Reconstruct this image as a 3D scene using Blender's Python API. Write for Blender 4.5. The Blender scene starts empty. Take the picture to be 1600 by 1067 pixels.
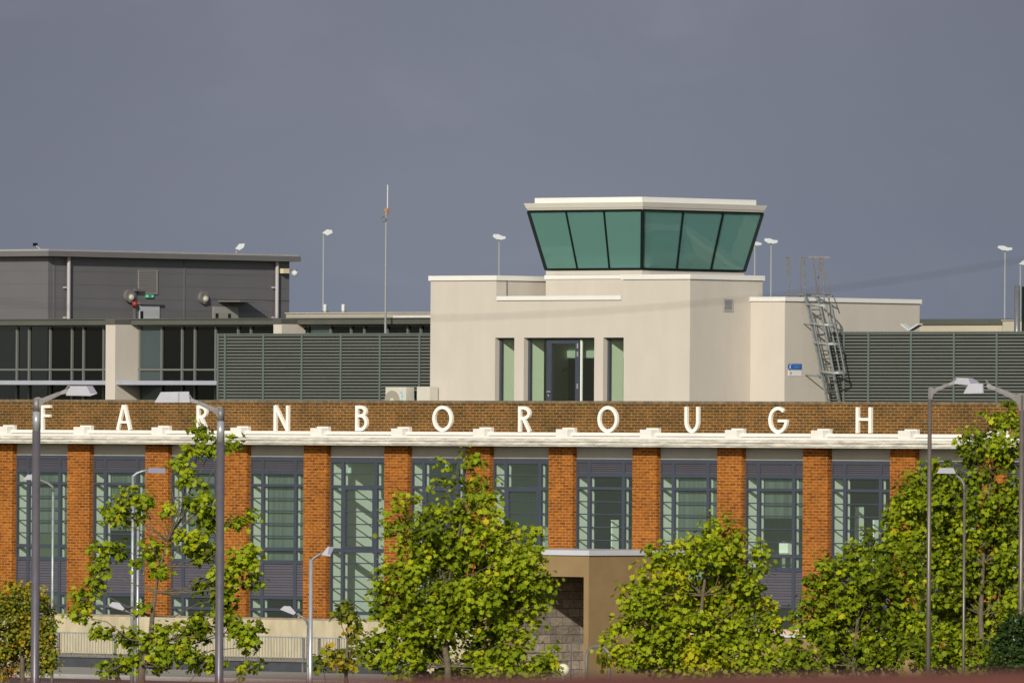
import bpy, math, random
from mathutils import Vector, Matrix, noise as mnoise
random.seed(7)
R = math.radians
sc = bpy.context.scene
# ------------------------------------------------------------------ camera
F = 18700.0          # focal length in photo pixels (1600 wide)
CX, CY, YH = 800.0, 533.5, 696.0
ROLL = 0.006
TH = R(42.0); CT, ST = math.cos(TH), math.sin(TH)
D = 312.0            # distance of the brick front at the picture centre
HC = 6.1             # camera height above the apron
cam_d = bpy.data.cameras.new("camera"); cam = bpy.data.objects.new("camera", cam_d)
sc.collection.objects.link(cam); sc.camera = cam
cam_d.sensor_width = 36.0; cam_d.sensor_fit = 'HORIZONTAL'
cam_d.lens = F / 1600.0 * 36.0
cam_d.clip_start = 0.5; cam_d.clip_end = 9000
cam_d.dof.use_dof = True; cam_d.dof.focus_distance = 300.0; cam_d.dof.aperture_fstop = 19.0
PITCH = math.atan((YH - CY) / F)
cam.matrix_world = Matrix.Translation((0, 0, HC)) @ Matrix.Rotation(math.pi/2 + PITCH, 4, 'X') @ Matrix.Rotation(ROLL, 4, 'Z')
# ------------------------------------------------------------------ sky + sun
SUN_AZ = TH - R(30.0)          # to the left of straight behind the camera
SUN_EL = R(22.4)
sdir = Vector((-math.sin(SUN_AZ)*math.cos(SUN_EL), -math.cos(SUN_AZ)*math.cos(SUN_EL), math.sin(SUN_EL)))
w = bpy.data.worlds.new("World"); sc.world = w; w.use_nodes = True
nt = w.node_tree; nt.nodes.clear()
def N(nt, t, **k):
    n = nt.nodes.new(t)
    for a, b in k.items(): setattr(n, a, b)
    return n
out = N(nt, 'ShaderNodeOutputWorld'); sky = N(nt, 'ShaderNodeTexSky')
sky.sky_type = 'NISHITA'; sky.sun_disc = False
sky.sun_elevation = SUN_EL; sky.sun_rotation = math.atan2(sdir.x, sdir.y) % (2*math.pi)
bg1 = N(nt, 'ShaderNodeBackground'); bg1.inputs[1].default_value = 0.10
bg2 = N(nt, 'ShaderNodeBackground'); bg2.inputs[1].default_value = 1.0
tc = N(nt, 'ShaderNodeTexCoord'); sep = N(nt, 'ShaderNodeSeparateXYZ')
L = nt.links.new
L(sky.outputs[0], bg1.inputs[0]); L(tc.outputs['Generated'], sep.inputs[0])
# storm cloud bank filling the half of the sky beyond the building
mr = N(nt, 'ShaderNodeMapRange'); mr.inputs[1].default_value = -0.25; mr.inputs[2].default_value = 0.25
L(sep.outputs[1], mr.inputs[0])
nz = N(nt, 'ShaderNodeTexNoise'); nz.inputs['Scale'].default_value = 26.0; nz.inputs['Detail'].default_value = 5.0; nz.inputs['Roughness'].default_value = 0.5
mp = N(nt, 'ShaderNodeMapping'); mp.inputs['Scale'].default_value = (1, 1, 2.2); mp.inputs['Location'].default_value = (1.7, 0.3, 0.9)
L(tc.outputs['Generated'], mp.inputs[0]); L(mp.outputs[0], nz.inputs['Vector'])
cr = N(nt, 'ShaderNodeValToRGB')
cr.color_ramp.elements[0].position = 0.35; cr.color_ramp.elements[0].color = (0.204, 0.224, 0.280, 1)
cr.color_ramp.elements[1].position = 0.75; cr.color_ramp.elements[1].color = (0.228, 0.240, 0.292, 1)
L(nz.outputs[0], cr.inputs[0])
# the cloud base is bluer and a little lighter towards the horizon
mz = N(nt, 'ShaderNodeMapRange'); mz.inputs[1].default_value = 0.0; mz.inputs[2].default_value = 0.05
L(sep.outputs[2], mz.inputs[0])
mxz = N(nt, 'ShaderNodeMixRGB'); mxz.blend_type = 'MULTIPLY'; mxz.inputs[0].default_value = 1.0
gz = N(nt, 'ShaderNodeMixRGB'); gz.inputs[1].default_value = (1.0, 1.04, 1.06, 1); gz.inputs[2].default_value = (0.97, 0.93, 0.94, 1)
L(mz.outputs[0], gz.inputs[0]); L(cr.outputs[0], mxz.inputs[1]); L(gz.outputs[0], mxz.inputs[2])
mxm = N(nt, 'ShaderNodeMapRange'); mxm.inputs[1].default_value = -0.05; mxm.inputs[2].default_value = 0.05
L(sep.outputs[0], mxm.inputs[0])
mxx = N(nt, 'ShaderNodeValToRGB'); mxx.color_ramp.interpolation = 'B_SPLINE'; e_ = mxx.color_ramp.elements
e_[0].position = 0.0; e_[0].color = (.74, .75, .77, 1); e_[1].position = 1.0; e_[1].color = (.73, .75, .77, 1)
e3 = e_.new(0.5); e3.color = (1.06, 1.06, 1.05, 1)
L(mxm.outputs[0], mxx.inputs[0])
mxs = N(nt, 'ShaderNodeMixRGB'); mxs.blend_type = 'MULTIPLY'; mxs.inputs[0].default_value = 1.0
nw = N(nt, 'ShaderNodeTexNoise'); nw.inputs['Scale'].default_value = 62.0; nw.inputs['Detail'].default_value = 6.0; nw.inputs['Distortion'].default_value = .6
mw = N(nt, 'ShaderNodeMapping'); mw.inputs['Scale'].default_value = (1, 1, 1.9); mw.inputs['Rotation'].default_value = (0, .35, 0); mw.inputs['Location'].default_value = (.31, .0, .12)
L(tc.outputs['Generated'], mw.inputs[0]); L(mw.outputs[0], nw.inputs['Vector'])
rw = N(nt, 'ShaderNodeValToRGB'); rw.color_ramp.elements[0].position = .52; rw.color_ramp.elements[0].color = (1,1,1,1); rw.color_ramp.elements[1].position = .78; rw.color_ramp.elements[1].color = (1.10,1.085,1.07,1)
L(nw.outputs[0], rw.inputs[0]); mwx = N(nt, 'ShaderNodeMixRGB'); mwx.blend_type = 'MULTIPLY'; mwx.inputs[0].default_value = 1.0
L(mxz.outputs[0], mwx.inputs[1]); L(rw.outputs[0], mwx.inputs[2]); L(mwx.outputs[0], mxs.inputs[1]); L(mxx.outputs[0], mxs.inputs[2]); L(mxs.outputs[0], bg2.inputs[0])
ms = N(nt, 'ShaderNodeMixShader'); L(mr.outputs[0], ms.inputs[0]); L(bg1.outputs[0], ms.inputs[1]); L(bg2.outputs[0], ms.inputs[2])
L(ms.outputs[0], out.inputs[0])
sl = bpy.data.lights.new("sun", 'SUN'); so = bpy.data.objects.new("sun", sl); sc.collection.objects.link(so)
sl.energy = 3.9; sl.angle = R(0.55); sl.color = (1.0, 0.93, 0.80)
so.location = (-40, -60, 60); so.rotation_euler = sdir.to_track_quat('Z', 'Y').to_euler()
sc.view_settings.view_transform = 'Standard'; sc.view_settings.look = 'None'
sc.view_settings.exposure = 0.0; sc.view_settings.gamma = 1.0
sc.render.engine = 'CYCLES'
sc.cycles.use_denoising = True
sc.cycles.max_bounces = 7; sc.cycles.transparent_max_bounces = 24; sc.cycles.transmission_bounces = 6
sc.cycles.sample_clamp_indirect = 6.0; sc.cycles.caustics_reflective = False; sc.cycles.caustics_refractive = False
# ------------------------------------------------------------------ geometry helpers
def unroll(px, py):
    dx, dy = px - CX, py - CY
    return CX + dx + dy*ROLL, CY + dy - dx*ROLL
def P(px, py, w):
    """measured point on a plane parallel to the brick front, w metres behind it -> (u, z)"""
    px, py = unroll(px, py); t = (px - CX)/F
    u = (t*D + w*(t*CT - ST))/(CT + t*ST)
    Y = D - u*ST + w*CT
    return u, HC + (YH - py)*Y/F
def U(px, py, w): return P(px, py, w)[0]
def Z(px, py, w): return P(px, py, w)[1]
def Q(px, py, u):
    """measured point on a plane square to the brick front -> (w, z)"""
    px, py = unroll(px, py); t = (px - CX)/F
    w = (t*D - t*u*ST - u*CT)/(ST - t*CT)
    Y = D - u*ST + w*CT
    return w, HC + (YH - py)*Y/F
def G(px, py, Y):
    px, py = unroll(px, py)
    return Vector(((px - CX)/F*Y, Y, HC + (YH - py)/F*Y))
def B2W(u, w, z): return Vector((u*CT + w*ST, D - u*ST + w*CT, z))

class MB:
    def __init__(s): s.v = []; s.f = []; s.m = []; s.att = None
    def add(s, vs, fs, m=0):
        b = len(s.v); s.v += [tuple(x) for x in vs]
        for f in fs: s.f.append([b+i for i in f]); s.m.append(m)
    def box(s, x0, x1, y0, y1, z0, z1, m=0, M=None):
        if x0 > x1: x0, x1 = x1, x0
        if y0 > y1: y0, y1 = y1, y0
        if z0 > z1: z0, z1 = z1, z0
        vs = [(x0,y0,z0),(x1,y0,z0),(x1,y1,z0),(x0,y1,z0),(x0,y0,z1),(x1,y0,z1),(x1,y1,z1),(x0,y1,z1)]
        if M is not None: vs = [M @ Vector(v) for v in vs]
        s.add(vs, [(0,3,2,1),(4,5,6,7),(0,1,5,4),(1,2,6,5),(2,3,7,6),(3,0,4,7)], m)
        return s
    def tube(s, pts, rad, n=8, m=0, cap=True):
        pts = [Vector(p) for p in pts]
        if not isinstance(rad, (list, tuple)): rad = [rad]*len(pts)
        b = len(s.v); k = len(pts); prev = None
        for i, p in enumerate(pts):
            d = (pts[min(i+1,k-1)] - pts[max(i-1,0)])
            if d.length < 1e-9: d = Vector((0,0,1))
            d.normalize()
            if prev is None:
                a = Vector((0,1,0)) if abs(d.y) < .9 else Vector((1,0,0))
                x = d.cross(a).normalized()
            else:
                x = (prev - d*prev.dot(d))
                x = x.normalized() if x.length > 1e-6 else d.orthogonal().normalized()
            prev = x; y = d.cross(x)
            for j in range(n):
                a = 2*math.pi*j/n
                s.v.append(tuple(p + (x*math.cos(a) + y*math.sin(a))*rad[i]))
        for i in range(k-1):
            for j in range(n):
                j2 = (j+1) % n
                s.f.append([b+i*n+j, b+i*n+j2, b+(i+1)*n+j2, b+(i+1)*n+j]); s.m.append(m)
        if cap:
            s.f.append([b+j for j in range(n)][::-1]); s.m.append(m)
            s.f.append([b+(k-1)*n+j for j in range(n)]); s.m.append(m)
        return s
    def bar(s, p, q, wx, wy, side=(0,1,0), m=0):
        """rectangular bar from p to q; wx across, wy along 'side'"""
        p, q = Vector(p), Vector(q); d = (q-p).normalized(); sd = Vector(side)
        sd = (sd - d*sd.dot(d)).normalized(); x = d.cross(sd)
        vs = []
        for c in (p, q):
            for a, b in ((-1,-1),(1,-1),(1,1),(-1,1)): vs.append(c + x*(a*wx/2) + sd*(b*wy/2))
        s.add(vs, [(0,3,2,1),(4,5,6,7),(0,1,5,4),(1,2,6,5),(2,3,7,6),(3,0,4,7)], m)
        return s
    def prism(s, poly, y0, y1, m=0):
        """polygon in (x, z) given counter-clockwise seen from -y, extruded y0..y1"""
        n = len(poly)
        vs = [(x, y0, z) for x, z in poly] + [(x, y1, z) for x, z in poly]
        fs = [list(range(n)), list(range(2*n-1, n-1, -1))]
        for i in range(n):
            j = (i+1) % n; fs.append([i, n+i, n+j, j])
        s.add(vs, fs, m); return s
    def ball(s, c, r, n=12, m=0, sz=1.0):
        c = Vector(c); rings = n//2; b = len(s.v)
        for i in range(rings+1):
            ph = math.pi*i/rings
            for j in range(n):
                a = 2*math.pi*j/n
                s.v.append((c.x + r*math.sin(ph)*math.cos(a), c.y + r*math.sin(ph)*math.sin(a), c.z + r*sz*math.cos(ph)))
        for i in range(rings):
            for j in range(n):
                j2 = (j+1) % n
                s.f.append([b+i*n+j, b+(i+1)*n+j, b+(i+1)*n+j2, b+i*n+j2]); s.m.append(m)
        return s
    def build(s, name, mats, parent=None, base=(0,0,0), smooth=False, rot=None):
        me = bpy.data.meshes.new(name)
        bx, by, bz = base
        me.from_pydata([(x-bx, y-by, z-bz) for x, y, z in s.v], [], s.f)
        if not isinstance(mats, (list, tuple)): mats = [mats]
        for m in mats: me.materials.append(m)
        if len(mats) > 1:
            me.polygons.foreach_set('material_index', s.m)
        if smooth: me.polygons.foreach_set('use_smooth', [True]*len(me.polygons))
        me.update()
        o = bpy.data.objects.new(name, me); sc.collection.objects.link(o)
        if parent is not None: o.parent = parent
        return o
def tag(o, label=None, cat=None, group=None, kind=None):
    if label: o['label'] = label
    if cat: o['category'] = cat
    if group: o['group'] = group
    if kind: o['kind'] = kind
    return o
def root(name, label, cat, base, group=None, frame=True):
    """Empty at the thing's base. frame=True: base given in building coordinates"""
    o = bpy.data.objects.new(name, None); sc.collection.objects.link(o); o.empty_display_size = 0.5
    if frame: o.location = B2W(*base); o.rotation_euler = (0, 0, -TH)
    else: o.location = base
    return tag(o, label, cat, group)
class Thing:
    """collects parts given in building (or world) coordinates under one root"""
    def __init__(s, name, label, cat, base, group=None, frame=True):
        s.base = base; s.o = root(name, label, cat, base, group, frame)
    def part(s, name, mb, mats, parent=None, smooth=False, label=None):
        o = mb.build(name, mats, parent or s.o, s.base, smooth)
        if label: o['label'] = label
        return o
def single(name, label, cat, mb, mats, base, group=None, frame=True, smooth=False, kind=None):
    o = mb.build(name, mats, None, base, smooth)
    if frame: o.location = B2W(*base); o.rotation_euler = (0, 0, -TH)
    else: o.location = base
    return tag(o, label, cat, group, kind)
# ------------------------------------------------------------------ materials
def mat(name, col, rough=0.7, nscale=0, namt=0.15, bump=0.0, bscale=None, metal=0.0, spec=None, stretch=(1,1,1), emit=None):
    m = bpy.data.materials.new(name); m.use_nodes = True; t = m.node_tree
    b = t.nodes['Principled BSDF']; b.inputs['Roughness'].default_value = rough; b.inputs['Metallic'].default_value = metal
    if spec is not None: b.inputs['Specular IOR Level'].default_value = spec
    b.inputs['Base Color'].default_value = (*col, 1)
    if emit: b.inputs['Emission Color'].default_value = (*emit[:3], 1); b.inputs['Emission Strength'].default_value = emit[3]
    if nscale:
        tc = N(t, 'ShaderNodeTexCoord'); mp = N(t, 'ShaderNodeMapping'); mp.inputs['Scale'].default_value = stretch
        nz = N(t, 'ShaderNodeTexNoise'); nz.inputs['Scale'].default_value = nscale; nz.inputs['Detail'].default_value = 6; nz.inputs['Roughness'].default_value = 0.6
        t.links.new(tc.outputs['Object'], mp.inputs[0]); t.links.new(mp.outputs[0], nz.inputs['Vector'])
        rp = N(t, 'ShaderNodeValToRGB')
        rp.color_ramp.elements[0].position = .3; rp.color_ramp.elements[1].position = .7
        rp.color_ramp.elements[0].color = tuple(c*(1-namt) for c in col) + (1,)
        rp.color_ramp.elements[1].color = tuple(min(1, c*(1+namt*.7)) for c in col) + (1,)
        t.links.new(nz.outputs[0], rp.inputs[0]); t.links.new(rp.outputs[0], b.inputs['Base Color'])
        if bump:
            nb = N(t, 'ShaderNodeTexNoise'); nb.inputs['Scale'].default_value = bscale or nscale*8; nb.inputs['Detail'].default_value = 3
            t.links.new(tc.outputs['Object'], nb.inputs['Vector'])
            bp = N(t, 'ShaderNodeBump'); bp.inputs['Strength'].default_value = bump; bp.inputs['Distance'].default_value = 0.02
            t.links.new(nb.outputs[0], bp.inputs['Height']); t.links.new(bp.outputs[0], b.inputs['Normal'])
    return m
def brick_mat(name, c1, c2, mortar, tint_a, tint_b, bw=.225, rh=.075, patch=1.3, msz=.010):
    m = bpy.data.materials.new(name); m.use_nodes = True; t = m.node_tree; lk = t.links.new
    b = t.nodes['Principled BSDF']; b.inputs['Roughness'].default_value = .85; b.inputs['Specular IOR Level'].default_value = .2
    tc = N(t, 'ShaderNodeTexCoord'); sp = N(t, 'ShaderNodeSeparateXYZ'); lk(tc.outputs['Object'], sp.inputs[0])
    ad = N(t, 'ShaderNodeMath'); ad.operation = 'ADD'; lk(sp.outputs[0], ad.inputs[0]); lk(sp.outputs[1], ad.inputs[1])
    cb = N(t, 'ShaderNodeCombineXYZ'); lk(ad.outputs[0], cb.inputs[0]); lk(sp.outputs[2], cb.inputs[1])
    def bk(k1, k2, mo, msz, bias):
        n = N(t, 'ShaderNodeTexBrick'); n.inputs['Scale'].default_value = 1
        n.inputs['Brick Width'].default_value = bw; n.inputs['Row Height'].default_value = rh
        n.inputs['Mortar Size'].default_value = msz; n.inputs['Mortar Smooth'].default_value = .3; n.inputs['Bias'].default_value = bias
        n.inputs['Color1'].default_value = (*k1, 1); n.inputs['Color2'].default_value = (*k2, 1); n.inputs['Mortar'].default_value = (*mo, 1)
        lk(cb.outputs[0], n.inputs['Vector']); return n
    n1 = bk(c1, c2, mortar, msz, -.1)
    nz = N(t, 'ShaderNodeTexNoise'); nz.inputs['Scale'].default_value = patch; nz.inputs['Detail'].default_value = 6; nz.inputs['Roughness'].default_value = .7
    lk(tc.outputs['Object'], nz.inputs['Vector'])
    rp = N(t, 'ShaderNodeValToRGB'); rp.color_ramp.elements[0].position = .35; rp.color_ramp.elements[1].position = .65
    rp.color_ramp.elements[0].color = (*tint_a, 1); rp.color_ramp.elements[1].color = (*tint_b, 1); lk(nz.outputs[0], rp.inputs[0])
    mx = N(t, 'ShaderNodeMixRGB'); mx.blend_type = 'MULTIPLY'; mx.inputs[0].default_value = 1; lk(n1.outputs[0], mx.inputs[1]); lk(rp.outputs[0], mx.inputs[2])
    # fine per-brick mottling
    nf = N(t, 'ShaderNodeTexNoise'); nf.inputs['Scale'].default_value = 9; nf.inputs['Detail'].default_value = 2
    mpp = N(t, 'ShaderNodeMapping'); mpp.inputs['Scale'].default_value = (1, 1.45, 1); lk(cb.outputs[0], mpp.inputs[0]); lk(mpp.outputs[0], nf.inputs['Vector'])
    rf = N(t, 'ShaderNodeValToRGB'); rf.color_ramp.elements[0].position = .38; rf.color_ramp.elements[1].position = .62
    rf.color_ramp.elements[0].color = (.82,.79,.77,1); rf.color_ramp.elements[1].color = (1.12,1.10,1.06,1); lk(nf.outputs[0], rf.inputs[0])
    m2 = N(t, 'ShaderNodeMixRGB'); m2.blend_type = 'MULTIPLY'; m2.inputs[0].default_value = 1; lk(mx.outputs[0], m2.inputs[1]); lk(rf.outputs[0], m2.inputs[2])
    lk(m2.outputs[0], b.inputs['Base Color'])
    bp = N(t, 'ShaderNodeBump'); bp.inputs['Strength'].default_value = .5; bp.inputs['Distance'].default_value = .01; bp.invert = True
    lk(n1.outputs['Fac'], bp.inputs['Height']); lk(bp.outputs[0], b.inputs['Normal'])
    return m
def glass_mat(name, tint, diff=(0,0,0), dfac=0.0, ior=1.5, rough=0.02, gmin=0.0, wave=0.0):
    """tinted clear sheet: coloured transparency + mirror by angle + optional film that scatters"""
    m = bpy.data.materials.new(name); m.use_nodes = True; t = m.node_tree; t.nodes.clear(); lk = t.links.new
    o = N(t, 'ShaderNodeOutputMaterial'); tr = N(t, 'ShaderNodeBsdfTransparent'); tr.inputs[0].default_value = (*tint, 1)
    gl = N(t, 'ShaderNodeBsdfGlossy'); gl.inputs['Roughness'].default_value = rough; gl.inputs['Color'].default_value = (.95,1,.98,1)
    fr = N(t, 'ShaderNodeFresnel'); fr.inputs[0].default_value = ior
    s = tr.outputs[0]
    if dfac:
        df = N(t, 'ShaderNodeBsdfDiffuse'); df.inputs[0].default_value = (*diff, 1)
        tl = N(t, 'ShaderNodeBsdfTranslucent'); tl.inputs[0].default_value = (*diff, 1)
        md = N(t, 'ShaderNodeMixShader'); md.inputs[0].default_value = .3; lk(df.outputs[0], md.inputs[1]); lk(tl.outputs[0], md.inputs[2])
        mm = N(t, 'ShaderNodeMixShader'); mm.inputs[0].default_value = dfac; lk(s, mm.inputs[1]); lk(md.outputs[0], mm.inputs[2]); s = mm.outputs[0]
    mg = N(t, 'ShaderNodeMixShader'); lk(fr.outputs[0], mg.inputs[0]); lk(s, mg.inputs[1]); lk(gl.outputs[0], mg.inputs[2])
    if wave:
        tc = N(t, 'ShaderNodeTexCoord'); nz = N(t, 'ShaderNodeTexNoise'); nz.inputs['Scale'].default_value = 1.2
        lk(tc.outputs['Object'], nz.inputs['Vector']); bp = N(t, 'ShaderNodeBump'); bp.inputs['Strength'].default_value = wave; bp.inputs['Distance'].default_value = .02
        lk(nz.outputs[0], bp.inputs['Height']); lk(bp.outputs[0], gl.inputs['Normal'])
    lk(mg.outputs[0], o.inputs[0]); return m
def leaf_mat(name, cols, trans=.27):
    m = bpy.data.materials.new(name); m.use_nodes = True; t = m.node_tree; t.nodes.clear(); lk = t.links.new
    o = N(t, 'ShaderNodeOutputMaterial'); at = N(t, 'ShaderNodeAttribute'); at.attribute_name = 'tint'
    rp = N(t, 'ShaderNodeValToRGB'); el = rp.color_ramp.elements
    while len(el) > 1: el.remove(el[-1])
    el[0].position = cols[0][0]; el[0].color = (*cols[0][1], 1)
    for p, c in cols[1:]:
        e = el.new(p); e.color = (*c, 1)
    lk(at.outputs['Fac'], rp.inputs[0])
    pb = N(t, 'ShaderNodeBsdfPrincipled'); pb.inputs['Roughness'].default_value = .55; pb.inputs['Specular IOR Level'].default_value = .12
    tl = N(t, 'ShaderNodeBsdfTranslucent'); mx = N(t, 'ShaderNodeMixShader'); mx.inputs[0].default_value = trans
    lk(rp.outputs[0], pb.inputs['Base Color']); lk(rp.outputs[0], tl.inputs[0])
    lk(pb.outputs[0], mx.inputs[1]); lk(tl.outputs[0], mx.inputs[2]); lk(mx.outputs[0], o.inputs[0]); return m

M_PILLAR = brick_mat('orange_brick', (.325,.116,.013), (.14,.048,.009), (.40,.18,.055), (.72,.68,.62), (1.10,1.06,1.0), patch=.7, msz=.015)
M_PARAPET = brick_mat('brown_brick', (.165,.078,.022), (.082,.052,.02), (.31,.205,.09), (.56,.58,.54), (1.10,1.0,.88), patch=1.1, msz=.013)
M_REDBRICK = brick_mat('red_brick', (.30,.06,.035), (.22,.05,.03), (.2,.1,.07), (.8,.8,.8), (1.1,1.1,1.1))
M_BLOCK = brick_mat('grey_blockwork', (.38,.33,.28), (.19,.17,.15), (.12,.11,.10), (.8,.8,.8), (1.1,1.1,1.1), bw=.45, rh=.225)
M_MOSS = mat('mossy_coping', (.16,.12,.07), .9, 6, .5, .5, 30)
M_WHITE = mat('white_painted_stone', (.72,.70,.66), .6, 2.0, .07, .1, 20)
M_CORN = mat('weathered_white_stone', (.58,.555,.49), .7, 5.0, .42, .3, 25, stretch=(.5,1,3))
M_LETTER = mat('white_letter_paint', (.80,.79,.74), .45, 3, .04)
M_BEAM = mat('grey_lintel_concrete', (.42,.40,.37), .8, 3, .08)
M_FRAME = mat('blue_grey_frame', (.048,.058,.080), .45, 3, .06)
M_SPAN = mat('spandrel_grey', (.082,.078,.098), .55, 3, .06)
M_RENDER = mat('cream_render', (.515,.474,.418), .85, 1.3, .045, .15, 40, stretch=(1.6,1.6,.6))
M_RENDER2 = mat('buff_base_render', (.47,.41,.28), .85, 2.2, .22, .2, 30, stretch=(1.5,1,.5))
M_BROWN = mat('tan_render', (.245,.165,.075), .9, 1.5, .12, .2, 30)
M_COPE = mat('white_metal_coping', (.72,.71,.68), .4, 1.2, .04)
M_COPEG = mat('pale_grey_coping', (.50,.52,.57), .4, 2, .06)
M_DARK = mat('dark_void', (.02,.02,.02), .9)
M_BLACK = mat('black_frame', (.004,.010,.009), .6, spec=.15)
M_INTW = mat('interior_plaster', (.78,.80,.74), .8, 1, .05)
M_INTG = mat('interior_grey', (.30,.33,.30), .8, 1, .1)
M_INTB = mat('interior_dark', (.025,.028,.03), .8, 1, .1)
M_BLIND = mat('grey_curtain', (.105,.125,.115), .8, 5, .40, stretch=(1.6,1.6,.03))
M_LIGHTF = mat('interior_lamp', (.8,.9,.8), .5, emit=(.75,.95,.78,.45))
M_GLASS = glass_mat('window_glass', (.84,.96,.90), (.52,.66,.60), .085, ior=1.36)
M_GLASST = glass_mat('tower_window_glass', (.84,.97,.84), (.5,.6,.5), .03, ior=1.36)
M_CAB = glass_mat('cab_glass', (.42,.64,.60), (.225,.49,.435), .55, ior=1.42, wave=.15)
M_OFFICE = glass_mat('office_glass', (.16,.19,.19), (.02,.022,.022), .3, ior=1.4, wave=.1)
M_OFFPALE = glass_mat('blue_office_glass', (.3,.4,.42), (.10,.14,.15), .75, ior=1.4)
M_FASCIA = mat('dark_fascia', (.085,.088,.075), .6, 2, .1)
M_MULL = mat('grey_mullion', (.13,.14,.13), .5)
M_SHELF = mat('sunshade_metal', (.34,.36,.42), .45, 2, .06)
M_SCREEN = mat('green_grey_louvre', (.104,.116,.102), .6, 3, .10, stretch=(.3,1,2))
M_POSTG = mat('green_grey_post', (.105,.135,.130), .5)
M_CLAD = mat('grey_cladding', (.122,.119,.128), .5, .8, .06)
M_SEAM = mat('cladding_seam', (.115,.115,.12), .6)
M_ROOFE = mat('roof_edge_grey', (.135,.13,.13), .45, 1, .05)
M_ALU = mat('aluminium', (.42,.41,.42), .4, 6, .1, metal=.3)
M_GALV = mat('galvanised_steel', (.33,.36,.36), .45, 12, .22, metal=.35)
M_GALVL = mat('ladder_steel', (.24,.26,.26), .45, 12, .25, metal=.35)
M_GALVD = mat('weathered_steel', (.20,.19,.19), .5, 12, .25, metal=.3)
M_POLEW = mat('brown_grey_pole', (.15,.125,.11), .4, 8, .15, metal=.3)
M_POLEP = mat('street_lamp_pole_paint', (.145,.130,.145), .32, 8, .1, metal=.35)
M_BRACK = mat('cast_bracket_grey', (.15,.14,.145), .5, 8, .12)
M_POLEB = mat('bare_sleeve', (.42,.42,.45), .3, 8, .1, metal=.4)
M_LANT = mat('lantern_housing', (.42,.42,.455), .35, 6, .06)
M_LENS = mat('lantern_lens', (.25,.24,.30), .15)
M_FARW = mat('white_lamp_head', (.50,.52,.53), .5); M_FARP = mat('grey_lamp_mast', (.26,.28,.28), .5)
M_DOOR = mat('pale_door', (.40,.42,.45), .5, 2, .05)
M_BLUE = mat('blue_sign', (.02,.12,.42), .5)
M_GREENS = mat('green_sign', (.02,.30,.15), .5)
M_RED = mat('red_box', (.25,.02,.015), .5)
M_YEL = mat('cream_floodlight', (.62,.56,.36), .5)
M_AC = mat('air_unit_casing', (.55,.53,.46), .5, 3, .06)
M_ACD = mat('air_unit_grille', (.30,.28,.23), .6)
M_CYAN = mat('air_unit_label', (.2,.5,.55), .5)
M_RUST = mat('rusty_pipe_lagging', (.35,.20,.12), .8)
M_STEEL = mat('flue_steel', (.45,.44,.40), .22, 10, .1, metal=.8)
M_BARK = mat('bark', (.13,.105,.07), .9, 14, .35, .5, 60)
M_GRASS = mat('grass', (.06,.10,.025), .95, .6, .35, .4, 8)
M_TARMAC = mat('tarmac', (.05,.05,.052), .9, 4, .2, .2, 60)
M_PAVE = mat('pale_paving', (.33,.31,.27), .85, 1.5, .12, .1, 30)
M_KERB = mat('kerb_stone', (.36,.35,.33), .85, 4, .1)
M_MARK = mat('road_paint', (.75,.75,.72), .7, 10, .1)
M_WIRE = mat('black_wire', (.02,.02,.022), .6)
M_GLOBE = mat('cream_globe', (.70,.64,.50), .35)
M_TILE = mat('terracotta_coping', (.095,.022,.015), .8, 3, .15)
LEAFG = [(0,(.065,.088,.005)),(.22,(.130,.172,.007)),(.5,(.235,.300,.010)),(.80,(.36,.41,.014)),(.93,(.48,.42,.015)),(.985,(.50,.24,.015)),(1,(.34,.10,.012))]
M_LEAF = leaf_mat('maple_leaf', LEAFG)
LEAFR = [(0,(.07,.10,.012)),(.3,(.16,.19,.015)),(.55,(.30,.27,.02)),(.78,(.50,.31,.02)),(.92,(.48,.19,.02)),(1,(.33,.08,.02))]
M_LEAFR = leaf_mat('turning_leaf', LEAFR)
LEAFD = [(0,(.012,.026,.006)),(.6,(.026,.050,.010)),(1,(.06,.085,.014))]
M_LEAFD = leaf_mat('dark_evergreen_leaf', LEAFD, .1)

# ------------------------------------------------------------------ ground
def hground(x, y):
    t = min(1, max(0, (75 - y)/45)); t = t*t*(3-2*t)
    return 4.35*t + (-0.0)
g = MB(); xs = [-4500,-1500,-500,-200,-100,-60,-30,-15,0,15,30,60,100,200,500,1500,4500]
ys = [-4500,-1500,-500,-150,-60,-20,0,15,25,30,35,40,45,50,55,60,65,70,75,80,100,150,200,250,300,340,400,600,1200,3000,6500]
for y in ys:
    for x in xs: g.v.append((x, y, hground(x, y)))
nx = len(xs)
for j in range(len(ys)-1):
    for i in range(nx-1):
        g.f.append([j*nx+i, j*nx+i+1, (j+1)*nx+i+1, (j+1)*nx+i]); g.m.append(0)
tag(g.build('ground', M_GRASS), kind='structure')
# pavement beside the building, kerb and access road (parallel to the brick front)
def fsheet(name, m, w0, w1, z, u0=-60, u1=60, zb=None):
    b = MB()
    if zb is None: b.add([(u0,w0,z),(u1,w0,z),(u1,w1,z),(u0,w1,z)], [(0,1,2,3)])
    else: b.box(u0, u1, w0, w1, zb, z)
    o = b.build(name, m, None, (0,0,0)); o.location = B2W(0,0,0); o.rotation_euler = (0,0,-TH)
    return tag(o, kind='structure')
fsheet('pavement', M_PAVE, -9.0, 40, .12, zb=-.3)
fsheet('kerb', M_KERB, -9.16, -9.003, .122, zb=-.3)
fsheet('road', M_TARMAC, -17, -9.17, .008)
b = MB()
for k in range(-14, 15): b.add([(k*4-1,-13.15,.012),(k*4+1,-13.15,.012),(k*4+1,-13.0,.012),(k*4-1,-13.0,.012)], [(0,1,2,3)])
o = b.build('road_marking', M_MARK); o.location = B2W(0,0,0); o.rotation_euler = (0,0,-TH); tag(o, kind='structure')

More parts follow.
